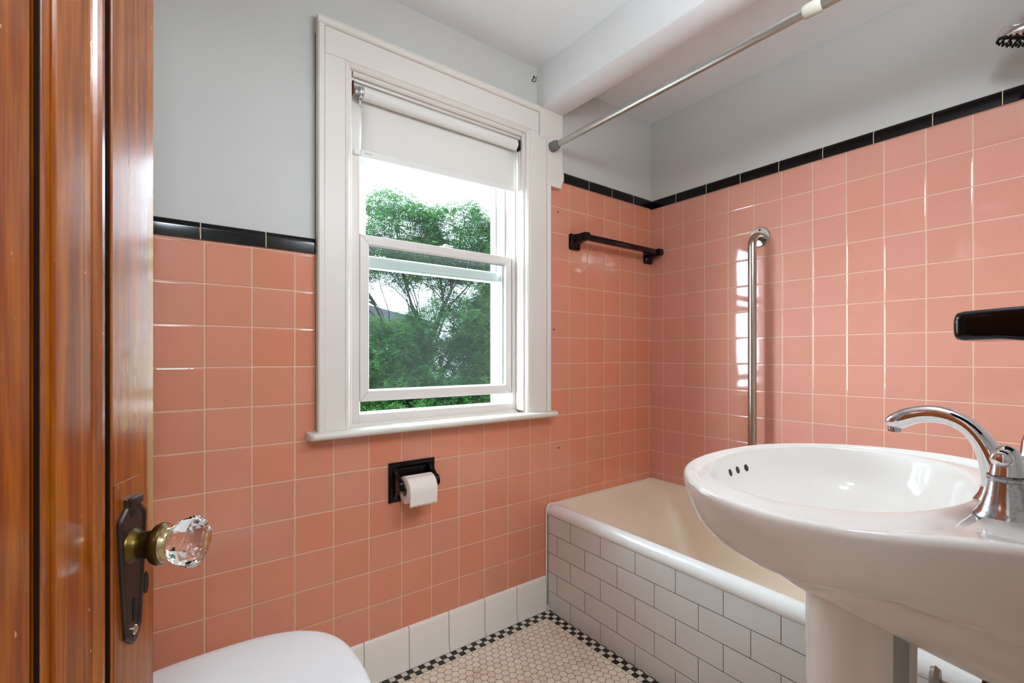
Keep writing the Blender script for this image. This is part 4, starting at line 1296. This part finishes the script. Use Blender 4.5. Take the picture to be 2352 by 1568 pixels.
def np_mesh(name, verts, quads, mat, parent):
    me = bpy.data.meshes.new(name)
    nv, nq = len(verts), len(quads)
    me.vertices.add(nv); me.vertices.foreach_set('co', verts.astype(np.float32).ravel())
    me.loops.add(nq * 4); me.loops.foreach_set('vertex_index', quads.astype(np.int32).ravel())
    me.polygons.add(nq); me.polygons.foreach_set('loop_start', np.arange(0, nq * 4, 4, dtype=np.int32))
    me.update(calc_edges=True); me.validate()
    me.materials.append(mat)
    o = bpy.data.objects.new(name, me); COL.objects.link(o)
    if parent is not None: o.parent = parent
    return o

VR = Vector((.8988, -.4384, 0)); VF = Vector((.4384, .8988, 0))      # across and along the view out of the window
def tree(name, label, loc, lobes, seed, mat, clusters=100, fronds=16, leaf=1.0, stems=4, group=None):
    """lobes: (across, along, height above ground, radius, flatness); leaves hang on twigs that fork from the trunk"""
    rng = random.Random(seed); nr = np.random.default_rng(seed)
    root = thing(name, label, 'tree', loc, group)
    wd = MB(); pts = []
    def limb(p, q, r0, r1, wob, n=7, sides=6):
        p, q = Vector(p), Vector(q); L_ = (q - p).length
        o1 = Vector((rng.uniform(-1, 1), rng.uniform(-1, 1), rng.uniform(-.2, .6))) * wob * L_
        o2 = Vector((rng.uniform(-1, 1), rng.uniform(-1, 1), rng.uniform(-.2, .6))) * wob * L_
        path = []
        for i in range(n + 1):
            t_ = i / n
            path.append(p.lerp(q, t_) + o1 * math.sin(math.pi * t_) + o2 * math.sin(2 * math.pi * t_) * .5)
        wd.tube(path, [r0 + (r1 - r0) * i / n for i in range(n + 1)], sides)
        return path
    hub = [limb((.06 * math.cos(k * 2.1), .06 * math.sin(k * 2.1), 0), VR * rng.uniform(-.5, .5) + VF * rng.uniform(-.4, .4) + Vector((0, 0, rng.uniform(1.5, 2.3))), .085, .05, .08) for k in range(stems)]
    for li, (ac, al, hz_, rr_, fl_) in enumerate(lobes):
        c_ = VR * ac + VF * al + Vector((0, 0, hz_))
        st = min((h_[-1] for h_ in hub), key=lambda v_: (v_ - c_).length)
        pth = limb(st, c_ + Vector((0, 0, rr_ * .3)), .045, .016, .12)
        ends = []
        for k in range(int(clusters * rr_ * rr_)):
            a_ = rng.uniform(0, 2 * math.pi); u_ = rng.uniform(-.75, 1); f_ = rr_ * rng.uniform(.35, 1.0) ** .55
            d_ = Vector((math.sqrt(1 - u_ * u_) * math.cos(a_), math.sqrt(1 - u_ * u_) * math.sin(a_), u_ * fl_))
            ends.append(c_ + d_ * f_)
        subs = []
        for e_ in ends[:14]:
            subs += limb(pth[rng.randint(3, 7)], e_, .014, .005, .12, 6, 5)[2:]
        for e_ in ends[14:]:
            if rng.random() < .55:
                q_ = min(subs, key=lambda v_: (v_ - e_).length)
                limb(q_, e_, .005, .002, .10, 4, 4)
        pts += ends
    obj('trunk', wd, M['bark'], root, local=True)
    C = np.repeat(np.array([tuple(p) for p in pts]), fronds, axis=0); N = len(C)
    C = C + nr.normal(0, .085, (N, 3)) * np.array([1, 1, .75])
    az = nr.uniform(0, 2 * np.pi, N)
    D = np.stack([np.cos(az), np.sin(az), nr.uniform(-.6, .25, N)], 1); D /= np.linalg.norm(D, axis=1)[:, None]
    S = np.cross(D, np.array([0, 0, 1.0])); S /= np.linalg.norm(S, axis=1)[:, None]
    Nn = np.cross(S, D)
    L = nr.uniform(.12, .22, N)[:, None] * leaf
    quads_v = []
    K = 7
    for k in range(K):
        tpos = (k + .6) / K
        for sgn in (-1, 1):
            c0 = C + D * L * tpos + np.array([0, 0, -1.0]) * (L * .35 * tpos ** 2)
            out = S * sgn * .86 + D * .45 + Nn * nr.uniform(-.35, .35, N)[:, None]
            ll = .042 * leaf * (1.1 - .5 * abs(tpos - .5)); ww = .0150 * leaf
            quads_v.append(np.stack([c0, c0 + out * ll * .5 + D * ww * .5, c0 + out * ll, c0 + out * ll * .5 - D * ww * .5], 1))
    V = np.concatenate(quads_v, 0).reshape(-1, 3)
    np_mesh('foliage', V, np.arange(len(V)).reshape(-1, 4), mat, root)
    return root

tree('locust_tree', 'tall feathery green tree filling the view close outside the window', (1.88, 6.45, GZ),
     [(-.45, .0, 6.35, .95, .95), (.75, .2, 6.35, .95, .95), (.15, .5, 6.0, .85, .9), (-1.5, .2, 5.9, .80, .9), (1.75, .0, 6.0, .95, .9),
      (-.75, -.2, 4.35, .85, .7), (.45, .3, 4.75, .95, .8), (1.35, .0, 4.9, 1.0, .9), (-1.7, .3, 4.2, .8, .7), (.0, -.3, 3.4, 1.0, .8), (1.2, .1, 3.5, 1.1, .8), (-1.3, .0, 3.2, .9, .8), (.35, .7, 3.95, .95, .8), (.4, .5, 2.7, .9, .8), (-.6, .5, 3.7, .8, .8)], 11, M['leaf'], 210, 22, 1.15)
tree('shade_tree', 'dark leafy tree on the left behind the feathery tree', (2.3, 13.0, GZ),
     [(-1.2, 0, 4.6, 1.2, .8), (.5, .3, 4.4, 1.3, .8), (-.4, 0, 3.2, 1.5, .8), (1.2, 0, 3.2, 1.3, .8)], 5, M['leaf_dark'], 75, 18, 1.7)
tree('shade_tree', 'dark leafy tree on the right behind the feathery tree', (7.9, 11.0, GZ),
     [(-.6, 0, 6.0, 1.2, .9), (.8, .3, 6.2, 1.3, .9), (-1.0, 0, 4.6, 1.4, .8), (.9, 0, 4.4, 1.5, .8), (0, 0, 3.2, 1.6, .8)], 8, M['leaf_dark'], 75, 18, 1.7)
tree('young_tree', 'low bright green young tree at the bottom left of the window view', (.05, 4.15, GZ),
     [(-.05, 0, 3.20, .50, .7), (.45, .1, 3.05, .45, .7), (-.5, .1, 3.1, .45, .7), (.1, 0, 2.6, .6, .8)], 31, M['leaf_bright'], 170, 15, .8, stems=2)

def house(name, label, x0, x1, y0, y1, z1, wall, roofh, wins):
    h = thing(name, label, 'house', ((x0 + x1) / 2, (y0 + y1) / 2, GZ))
    obj('wall', MB().box(x0, x1, y0, y1, GZ + .001, z1), wall, h, smooth=False)
    xm = (x0 + x1) / 2
    b = MB().prism_y([(x0 - .4, z1 - .1), (x1 + .4, z1 - .1), (x1 + .4, z1), (xm, z1 + roofh), (x0 - .4, z1)], y0 - .3, y1 + .3)
    obj('roof', b, M['roof'], h, smooth=False)
    for (wx, wz) in wins:
        f = obj('window', MB().box(wx - .55, wx + .55, y0 - .06, y0 - .001, wz - .8, wz + .8), M['vinyl_out'], h, smooth=False)
        obj('pane', MB().box(wx - .45, wx + .45, y0 - .065, y0 - .0605, wz - .7, wz + .7), M['dark_glass'], f, smooth=False)
    return h
house('house', 'blue-grey sided house far behind the trees on the left', 1.0, 9.4, 20.5, 28, 2.7, M['siding'], .9, [(4.0, .9), (7.4, .9)])
house('brick_house', 'red brick house far behind the trees on the right', 13.6, 20, 18, 24, 4.4, M['brick'], 1.6, [(15.2, 2.2), (17.6, 2.2)])
